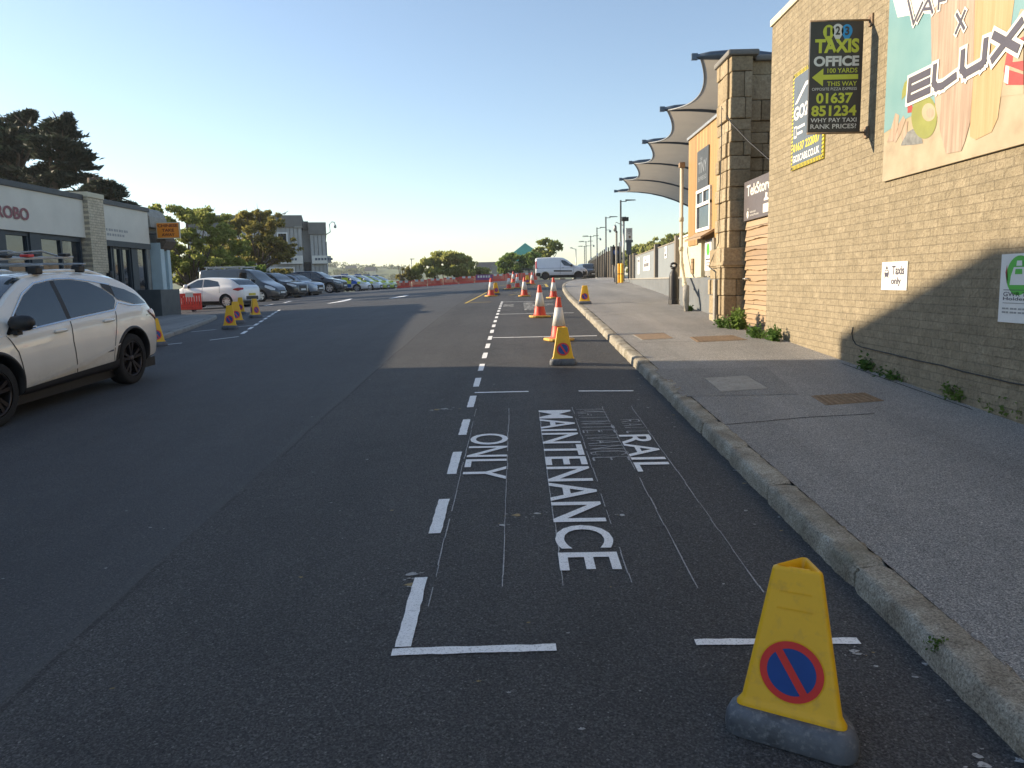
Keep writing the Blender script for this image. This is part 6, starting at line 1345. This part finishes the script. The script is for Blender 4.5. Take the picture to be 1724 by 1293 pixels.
CARS = {
 'hatch': dict(L=4.3, R=.32, ax=(-1.30, 1.32), sill=.34, top=[(-2.15, .80), (-2.12, .98), (-1.95, 1.08), (-1.55, 1.34), (-1.0, 1.44), (-.3, 1.465), (.3, 1.43), (.75, 1.25), (1.25, .98), (1.7, .88), (2.05, .74), (2.15, .60)],
    belt=[(-2.15, .9), (-1.5, 1.02), (0, .95), (1.0, .90), (1.6, .80), (2.15, .6)], plan=[(-2.15, .62), (-2.05, .76), (-1.7, .86), (-1.0, .895), (1.0, .89), (1.6, .85), (2.0, .72), (2.15, .52)], bot=[(-2.15, .36), (-1.8, .22), (1.7, .2), (2.15, .26)],
    win=[([(-.98, 1.06), (-.85, 1.26), (-.3, 1.36), (-.06, 1.37)], [(-.98, 1.04), (-.06, 1.0)]), ([(.0, 1.37), (.3, 1.34), (.62, 1.20), (1.05, .98)], [(.0, .99), (1.05, .96)])],
    lines=[[(-.03, 1.36), (-.03, .34)], [(1.08, .95), (1.0, .6), (1.02, .34)], [(-.98, 1.04), (-1.0, .72)]], handles=[(.22, .90), (-.80, .93)], head=([(1.62, .80), (2.0, .70), (2.1, .62)], [(1.62, .72), (2.0, .58), (2.1, .56)]), tail=([(-2.13, .95), (-1.95, .96), (-1.72, .90)], [(-2.13, .86), (-1.95, .80), (-1.72, .86)]), mirror=(.86, 1.0), screen=(1.22, .34), rear=(-1.95, -1.45), grille=(.36, .56), rplate=.58),
 'suv': dict(L=4.65, R=.37, ax=(-1.38, 1.42), sill=.40, clad=True, top=[(-2.32, .85), (-2.28, 1.08), (-2.15, 1.2), (-1.7, 1.56), (-1.1, 1.645), (-.2, 1.66), (.3, 1.61), (.75, 1.40), (1.2, 1.12), (1.7, 1.04), (2.2, .92), (2.32, .74)],
    belt=[(-2.32, 1.0), (-1.5, 1.10), (0, 1.04), (1.0, 1.02), (1.8, .96), (2.32, .72)], plan=[(-2.32, .70), (-2.2, .84), (-1.8, .92), (-1.0, .945), (1.2, .94), (1.8, .90), (2.2, .78), (2.32, .58)], bot=[(-2.32, .42), (-1.95, .28), (1.9, .26), (2.32, .34)],
    win=[([(-1.95, 1.16), (-1.62, 1.42), (-1.05, 1.53), (-1.02, 1.53)], [(-1.95, 1.14), (-1.02, 1.13)]), ([(-.95, 1.54), (-.06, 1.55)], [(-.95, 1.12), (-.06, 1.08)]), ([(.0, 1.55), (.3, 1.5), (.65, 1.34), (1.02, 1.09)], [(.0, 1.08), (1.02, 1.06)])],
    lines=[[(-.03, 1.55), (-.03, .42)], [(1.06, 1.05), (1.0, .7), (1.02, .42)], [(-.98, 1.13), (-1.0, .85)]], handles=[(.2, .97), (-.8, 1.0)], head=([(1.75, .95), (2.1, .90), (2.26, .82)], [(1.75, .88), (2.1, .74), (2.26, .74)]), tail=([(-2.3, 1.05), (-1.9, 1.04)], [(-2.3, .88), (-1.9, .98)]), mirror=(.88, 1.10), screen=(1.18, .34), rear=(-2.1, -1.68), grille=(.52, .80), rplate=.75),
 'van': dict(L=5.0, R=.34, ax=(-1.62, 1.55), sill=.40, tum=.14, top=[(-2.5, 1.80), (-2.46, 1.90), (-2.0, 1.955), (-.5, 1.97), (.35, 1.95), (.7, 1.86), (1.35, 1.36), (1.6, 1.2), (2.1, .98), (2.4, .80), (2.5, .62)],
    belt=[(-2.5, 1.12), (0, 1.12), (1.0, 1.08), (1.7, 1.0), (2.2, .82), (2.5, .6)], plan=[(-2.5, .86), (-2.35, .94), (-1.0, .955), (1.0, .95), (1.7, .92), (2.2, .78), (2.5, .48)], bot=[(-2.5, .38), (-2.1, .26), (2.0, .24), (2.5, .32)],
    win=[([(.15, 1.74), (.62, 1.72), (1.0, 1.45), (1.28, 1.22)], [(.15, 1.16), (1.28, 1.12)])], lines=[[(.08, 1.8), (.08, .4)], [(1.36, 1.12), (1.30, .7), (1.2, .42)], [(-1.15, 1.8), (-1.15, .45)], [(-2.4, 1.75), (-2.4, .45)]], handles=[(.25, 1.02), (-.05, 1.02)], dark_handle=1,
    head=([(1.85, .98), (2.15, .90), (2.36, .76)], [(1.85, .84), (2.15, .70), (2.36, .66)]), tail=([(-2.49, 1.35), (-2.36, 1.35)], [(-2.49, .85), (-2.36, .85)]), mirror=(1.1, 1.18), screen=(1.5, .68), grille=(.50, .66), rplate=.7),
 'smallvan': dict(L=4.25, R=.315, ax=(-1.32, 1.36), sill=.36, tum=.16, top=[(-2.12, 1.60), (-2.08, 1.76), (-1.8, 1.80), (-.6, 1.82), (.05, 1.78), (.4, 1.62), (1.05, 1.14), (1.35, 1.04), (1.85, .92), (2.08, .74), (2.12, .6)],
    belt=[(-2.12, 1.0), (0, 1.02), (.9, .99), (1.5, .92), (2.12, .6)], plan=[(-2.12, .80), (-2.0, .88), (-1.0, .90), (.9, .90), (1.5, .86), (1.95, .74), (2.12, .5)], bot=[(-2.12, .34), (-1.8, .24), (1.7, .22), (2.12, .28)],
    win=[([(.0, 1.58), (.3, 1.52), (.6, 1.30), (1.0, 1.06)], [(.0, 1.42), (.22, 1.12), (1.0, 1.03)])], lines=[[(-.08, 1.66), (-.10, .4)], [(1.04, 1.02), (.98, .7), (.92, .4)], [(-2.0, .92), (1.2, .92)]], handles=[(.12, .93), (-1.98, .95)], dark_handle=1,
    head=([(1.55, .86), (1.85, .82), (2.02, .72)], [(1.55, .74), (1.85, .62), (2.02, .60)]), tail=([(-2.11, 1.5), (-2.0, 1.5)], [(-2.11, .9), (-2.0, .9)]), mirror=(.82, 1.06), screen=(1.06, .42), grille=(.5, .6), rplate=.8, rub=([(-.62, .76), (.85, .72)], [(-.62, .64), (.85, .62)]), bumpers=((-2.1, -1.70, .56), (1.74, 2.08, .66))),
}
def gz(p): return (p[0], p[1], G(p[0], p[1]))
# white hatchback, tail towards the road
p = at(383, 517); rz = math.radians(164); K = CARS['hatch']
def place(wheel_px, rz, kind, axle, side, scale=1.0):
    """put a car so that one wheel's contact patch stands on the ground under a given pixel"""
    q = at(*wheel_px); lx = CARS[kind]['ax'][axle] * scale; ly = side * .78 * scale; c, s = math.cos(rz), math.sin(rz); x, y = q.x - (lx * c - ly * s), q.y - (lx * s + ly * c); return (x, y, G(q.x, q.y))
generic_car('parked_car', 'white hatchback parked tail-out beside the yellow cones', place((383, 519), rz, 'hatch', 0, 1), rz, 'hatch', (.84, .84, .82), ('ten', 'rim'))
rz = math.radians(-12); t, car, mp = generic_car('parked_van', 'dark grey panel van with a ladder rack parked behind the white hatchback', place((441, 508), rz, 'van', 1, -1), rz, 'van', (.035, .042, .055), ('five', 'rim'), cat='van')
mb = MB()
for s in (-.62, .62): mb.box((-2.2, s - .03, 2.06), (.5, s + .03, 2.11))
for x in (-2.0, -.8, .3): mb.box((x - .04, -.7, 2.0), (x + .04, .7, 2.055)); mb.box((x - .05, -.74, 1.9), (x + .05, -.68, 2.0)); mb.box((x - .05, .68, 1.9), (x + .05, .74, 2.0))
mb.build('roof_rack', M['steel'], t)
rz = math.radians(-16)
generic_car('parked_car', 'black crossover with a sloping bonnet parked next to the dark van', place((478, 503), rz, 'suv', 1, -1, 1.05), rz, 'suv', (.02, .024, .03), ('five', 'dark_rim'), scale=1.05)
generic_car('parked_car', 'small red car, only its nose showing between the black and silver crossovers', place((503, 499), rz, 'hatch', 1, -1), rz, 'hatch', (.42, .03, .03), ('five', 'dark_rim'), scale=.95)
t, car, mp = generic_car('parked_car', 'silver crossover with a black roof parked left of the dark blue estate', place((514, 498.5), rz, 'suv', 1, -1), rz, 'suv', (.42, .47, .55), ('five', 'dark_rim'), scale=.95)
mb = MB(); car.deck(mb, -1.9, .5, .02, .02, .012, nx=24); mb.build('roof_panel', M['black'], t)
rz = math.radians(-7)
generic_car('parked_car', 'dark blue sport utility car with bright wheels, side-on beside the concrete building', place((556, 493.5), rz, 'suv', 1, -1, 1.08), rz, 'suv', (.03, .04, .06), ('five', 'rim'), scale=1.08)
M['batt_blue'] = pm('battenburg_blue', (.01, .10, .45), .4, .08); M['batt_yellow'] = pm('battenburg_yellow', (.62, .66, .03), .4, .08); M['batt_green'] = pm('battenburg_green', (.01, .22, .13), .4, .08)
def battenburg(t, car, c2):
    mb = MB()
    for s in (1, -1):
        for i in range(7):
            for j in range(2):
                x0 = -1.75 + i * .52; z0 = .40 + j * .28
                if abs(x0 + .26 + 1.3) < .40 and j == 0 or abs(x0 + .26 - 1.32) < .42 and j == 0: continue
                x1 = x0 + .519; car.patch(mb, [(x0, z0 + .279), (x1, z0 + .279)], [(x0, z0), (x1, z0)], s, .011, (i + j) % 2, 6, 3)
        car.patch(mb, [(-.02, 1.22), (.55, 1.22)], [(-.02, .96), (.55, .96)], s, .012, 1, 6, 3)
    mb.build('chequered_livery', [c2, M['batt_yellow']], t)
    mb = MB(); mb.box((-.15, -.55, 1.47), (.12, .55, 1.56)); mb.build('light_bar', M['sign_blue'], t, .02)
def tip(px, Y): return (aty(px, 480, Y).x - 2.15, Y, G(aty(px, 480, Y).x - 2.15, Y))
rz = math.radians(-7)
t, car, mp = generic_car('police_car', 'police hatchback with blue and yellow chequers, nearest of the liveried row', tip(623, 67), rz, 'hatch', (.70, .72, .74), ('five', 'rim')); battenburg(t, car, M['batt_blue'])
t, car, mp = generic_car('police_car', 'pale liveried car second in the row, mostly hidden by the nearest police hatchback', tip(643, 71), rz, 'hatch', (.62, .68, .74), ('five', 'rim')); battenburg(t, car, M['batt_green'])
t, car, mp = generic_car('police_car', 'lime green fronted liveried car third in the row', tip(656, 75), math.radians(-12), 'hatch', (.50, .60, .06), ('five', 'dark_rim')); battenburg(t, car, M['batt_green'])
t, car, mp = generic_car('police_car', 'lime green fronted liveried car at the far end, beside the red barriers', tip(668, 80), math.radians(-12), 'hatch', (.50, .60, .06), ('five', 'dark_rim')); battenburg(t, car, M['batt_blue'])
c = aty(945, 470, 64); generic_car('parked_van', 'white panel van standing broadside at the top of the road', (c.x, 64, aty(945, 470.5, 64).z), math.radians(-2), 'smallvan', (.80, .80, .82), ('steel', 'dark_rim'), cat='van', scale=1.0)
c = aty(990, 464, 82); generic_car('parked_car', 'dark car half hidden between the white van and the board fence', (c.x, 82, G(c.x, 82)), math.radians(-80), 'suv', (.03, .035, .045), ('five', 'dark_rim'), scale=1.0)
mb = MB(); r = random.Random(3)
for k in range(8): x = c.x - 3 + r.uniform(-1, 4); mb.box((x, 62 + r.uniform(0, 4), 1.7), (x + .5, 66, 1.86))
tag(mb.build('stone_edging', M['concrete'], None, .05), 'pale stones lying along the edge behind the white van', 'stones')

# ------------------------------------------------------------------ the white car coming down the road (close to the camera)
TOP = [(-2.46, .62), (-2.43, .80), (-2.34, .97), (-2.22, 1.09), (-2.08, 1.18), (-1.70, 1.43), (-1.3, 1.60), (-.75, 1.665), (-.1, 1.685), (.35, 1.655), (.75, 1.50), (1.30, 1.16), (1.45, 1.10), (1.9, 1.04), (2.25, .90), (2.42, .70)]
BELT = [(-2.46, .62), (-2.34, .93), (-2.2, 1.04), (-1.6, 1.13), (-1.0, 1.10), (0, 1.06), (1.0, 1.015), (1.6, .98), (2.42, .68)]
PLAN = [(-2.46, .70), (-2.40, .80), (-2.15, .90), (-1.7, .945), (-1.2, .955), (0, .935), (1.3, .945), (1.8, .90), (2.2, .78), (2.42, .58)]
BOT = [(-2.46, .42), (-2.1, .28), (-1.6, .25), (1.7, .24), (2.42, .30)]
RS = lambda P: [((x if x > -1.9 else -1.9 + (x + 1.9) * .80), z) for x, z in P]
TOP, BELT, PLAN, BOT = RS(TOP), RS(BELT), RS(PLAN), RS(BOT)
car = Car(4.9, TOP, BELT, PLAN, BOT, .36); R = .375; ax = (-1.395, 1.395)
qr, qf = at(225, 646), at(3, 719); hd = Vector((qf.x - qr.x, qf.y - qr.y, 0)).normalized(); rz = math.atan2(hd.y, hd.x); sc = (Vector((qf.x, qf.y)) - Vector((qr.x, qr.y))).length / 2.79
sc = .965; yw = car.W(-1.395, .5) - .06; lx, ly = -1.395 * sc, yw * sc; c_, s_ = math.cos(rz), math.sin(rz); ox, oy = qr.x - (lx * c_ - ly * s_), qr.y - (lx * s_ + ly * c_)
t = thing('white_car', 'white sport utility car with black wheels, driving at the left edge', 'car', (ox, oy, 0), rz, None, sc)
zr, zf = G(qr.x, qr.y), G(qf.x, qf.y); t.rotation_euler = (math.radians(-1.2), -math.atan2(zf - zr, 2.79 * sc), rz); t.location.z = (zr + zf) / 2 + .02
mp = paint('pearl_white_paint', (.88, .84, .76), 0, .25)
o = car.shell(110).build('body', mp, t); cut_arches(o, ax, R * 1.15, R + .01, 1.2)
wheels(car, t, R, ax, 'twin', M['dark_rim'], .245, .015)
for s in (1, -1):
    fw = ([(-.02, 1.575), (.28, 1.545), (.55, 1.43), (.85, 1.22), (1.07, 1.045)], [(-.02, 1.085), (1.07, 1.03)]); rw = ([(-1.16, 1.30), (-1.0, 1.42), (-.75, 1.525), (-.4, 1.575), (-.10, 1.58)], [(-1.16, 1.24), (-1.05, 1.135), (-.10, 1.095)])
    qw = ([(-1.98, 1.15), (-1.75, 1.29), (-1.5, 1.385), (-1.10, 1.48)], [(-1.98, 1.14), (-1.6, 1.165), (-1.22, 1.255), (-1.10, 1.40)])
    for nm, wv in (('front_window', fw), ('rear_window', rw), ('quarter_window', qw)):
        mb = MB(); car.patch(mb, wv[0], wv[1], s, .006, 0, 40, 8); wo_ = mb.build(nm, M['car_glass'], t)
    mb = MB(); car.patch(mb, [(.82, 1.24), (1.065, 1.05)], [(.82, 1.035), (1.065, 1.03)], s, .009); car.patch(mb, [(-.10, 1.578), (-.02, 1.575)], [(-.10, 1.09), (-.02, 1.085)], s, .007); car.patch(mb, [(-1.2, 1.45), (-1.0, 1.505)], [(-1.2, 1.30), (-1.0, 1.44)], s, .0085); mb.build('window_pillar', M['black'], t)
    mb = MB(); car.line(mb, [(1.10, 1.02), (-.05, 1.08), (-1.06, 1.122), (-1.2, 1.22), (-1.5, 1.155), (-2.0, 1.135)], .018, s, .010); car.line(mb, [(1.10, 1.02), (.86, 1.235), (.56, 1.455), (.28, 1.565), (-.1, 1.598), (-.42, 1.592), (-.78, 1.545), (-1.2, 1.47)], .016, s, .010); mb.build('chrome_trim', M['chrome'], t)
    for ln, wd_ in (([(-.06, 1.06), (-.03, .8), (-.06, .5), (-.07, .38)], .017), ([(1.12, 1.01), (1.0, .80), (.93, .45), (.93, .36)], .017), ([(-1.06, 1.10), (-1.0, .9), (-.93, .72), (-.88, .5), (-.90, .40)], .013), ([(-2.05, .98), (-1.85, .985), (-1.84, .96)], .008)): mb = MB(); car.line(mb, ln, wd_, s, .003); mb.build('door_seam', M['black'], t)
    for x in (.20, -.82): mb = MB(); mb.lathe([(.006, -.12), (.022, -.10), (.026, 0), (.022, .10), (.006, .12)], 10, axis='x', c=(x, s * (car.W(x, .965) + .022), .965 + (.03 if x < 0 else 0))); dh = mb.build('door_handle', mp, t)
    mb = MB(); car.patch(mb, [(-.98, .44), (-.9, .42), (.95, .37)], [(-.98, .30), (.95, .28)], s, .022); mb.build('sill', M['black'], t)
    # raised blade along the lower doors, rising to the rear arch
    mb = MB(); car.patch(mb, [(-.97, .66), (-.2, .53), (.82, .40)], [(-.97, .645), (-.2, .47), (.82, .385)], s, .045, 0, 30, 3); mb.build('door_blade', mp, t)
    for x in ax: mb = MB(); car.arch(mb, x, R + .01, R * 1.14, R * 1.27, s, .016, a0=-12, a1=192); mb.build('wheel_arch_trim', M['black'], t)
    mb = MB(); car.patch(mb, [(-2.27, .93), (-2.19, 1.035), (-2.12, 1.06), (-1.93, 1.045)], [(-2.27, .88), (-2.22, .86), (-2.06, .95), (-1.93, 1.035)], s, .018); mb.build('tail_light', M['red_lamp'], t)
    mb = MB(); car.patch(mb, [(1.75, .92), (2.15, .86), (2.30, .78)], [(1.75, .88), (2.15, .72), (2.30, .70)], s, .014); mb.build('headlight', M['clear_lamp'], t)
    mb = MB(); car.patch(mb, [(-.86, .585), (-.72, .58)], [(-.86, .565), (-.72, .56)], s, .008); mb.build('badge', M['chrome'], t)
    mb = MB(); x, z = .98, 1.09; y = car.W(x, z) + .17; mb.lathe([(.03, -.17), (.085, -.13), (.10, -.02), (.092, .05), (.06, .09), (.02, .10)], 16, axis='y', c=(x, 0, z + .05)); mb.v = [(x + (a - x) * .72 - .03 * (b / .17), s * (y + b), z + .05 + (c - z - .05) * .92) for a, b, c in mb.v]; mr = mb.build('mirror', M['black'], t, angle=60)
    mb = MB(); mb.box((x - .06, s * (y - .16) - .02, z - .09), (x + .03, s * (y - .16) + .06 * s + .02, z - .02)); mb.tube([(x - .01, s * (y - .23), z - .05), (x, s * (y - .06), z - .02)], [.03, .035], 8); mb.build('mirror_stalk', M['black'], mr); mb = MB(); mb.tube([(x + .0, s * (y - .12), z - .03), (x - .02, s * (y + .12), z + .01)], [.022, .012], 8); mb.build('mirror_trim', M['chrome'], mr)
mb = MB(); car.deck(mb, 1.32, .42, .05, .045, .008, ny=20, nx=20); mb.build('windscreen', M['screen_glass'], t)
mb = MB(); car.deck(mb, -2.0, -1.62, .10, .12, .008); mb.build('back_window', M['car_glass'], t)
mb = MB(); mb.box((2.36, -.5, .36), (2.46, .5, .74)); mb.build('grille', M['black'], t, .02); mb = MB(); mb.box((-2.38, -.27, .74), (-2.30, .27, .86)); mb.build('number_plate', M['plate_yellow'], t); mb = MB(); mb.box((-2.2, -.8, .16), (2.1, .8, .3)); mb.build('underbody', M['black'], t); mb = MB(); mb.box((-2.36, -.62, .3), (-2.1, .62, .48)); mb.build('rear_valance', M['black'], t, .03)
for s in (.60, -.60): mb = MB(); pts = [(x, s, car.T(x, s) + (.035 if -1.3 < x < .2 else .005)) for x in (-1.5, -1.3, -1.0, -.5, 0, .2, .42)]; mb.tube(pts, .022, 8); mb.build('roof_rail', mp, t)
# roof bars carrying clamp-on racks
rk = thing('roof_rack', 'silver cross bars with red and black clamps carried on the roof of the white car', 'roof rack', t.location, rz, None, sc); rk.rotation_euler = t.rotation_euler
for x in (-.75, .12):
    zz = car.T(x, .6) + .12; mb = MB(); mb.box((x - .035, -.72, zz - .012), (x + .035, .72, zz + .016)); mb.build('cross_bar', M['steel'], rk, .01)
    for s in (.62, -.62): mb = MB(); mb.box((x - .07, s - .06, zz - .11), (x + .07, s + .06, zz - .013)); mb.build('foot', M['black'], rk, .02)
for y in (.38, -.05, -.45):
    mb = MB(); zz = car.T(-.3, .4) + .185; mb.box((-1.0, y - .035, zz - .02), (.42, y + .035, zz + .012)); mb.build('cycle_tray', M['steel'], rk, .008)
    for x in (-.85, -.1, .3): mb = MB(); mb.box((x - .06, y - .06, zz + .013), (x + .06, y + .06, zz + .05)); mb.build('clamp', M['sign_red'] if x == -.1 and y > 0 else M['black'], rk, .012)
    mb = MB(); mb.tube([(-.7, y, zz + .02), (-.3, y + .05, zz + .09), (.25, y + .02, zz + .06)], .014, 6); mb.build('arm', M['steel'], rk)
# ------------------------------------------------------------------ the evening haze over the whole place
hz = MB(); hz.box((-760, -60, -16), (760, 760, 34)); m = bpy.data.materials.new('haze_air'); m.use_nodes = True; N = m.node_tree.nodes; N.remove(N['Principled BSDF'])
pv = N.new('ShaderNodeVolumePrincipled'); pv.inputs['Color'].default_value = (.86, .90, .93, 1); pv.inputs['Density'].default_value = .00036; pv.inputs['Anisotropy'].default_value = .2; m.node_tree.links.new(pv.outputs[0], N['Material Output'].inputs['Volume'])
tag(hz.build('haze', m), kind='stuff')
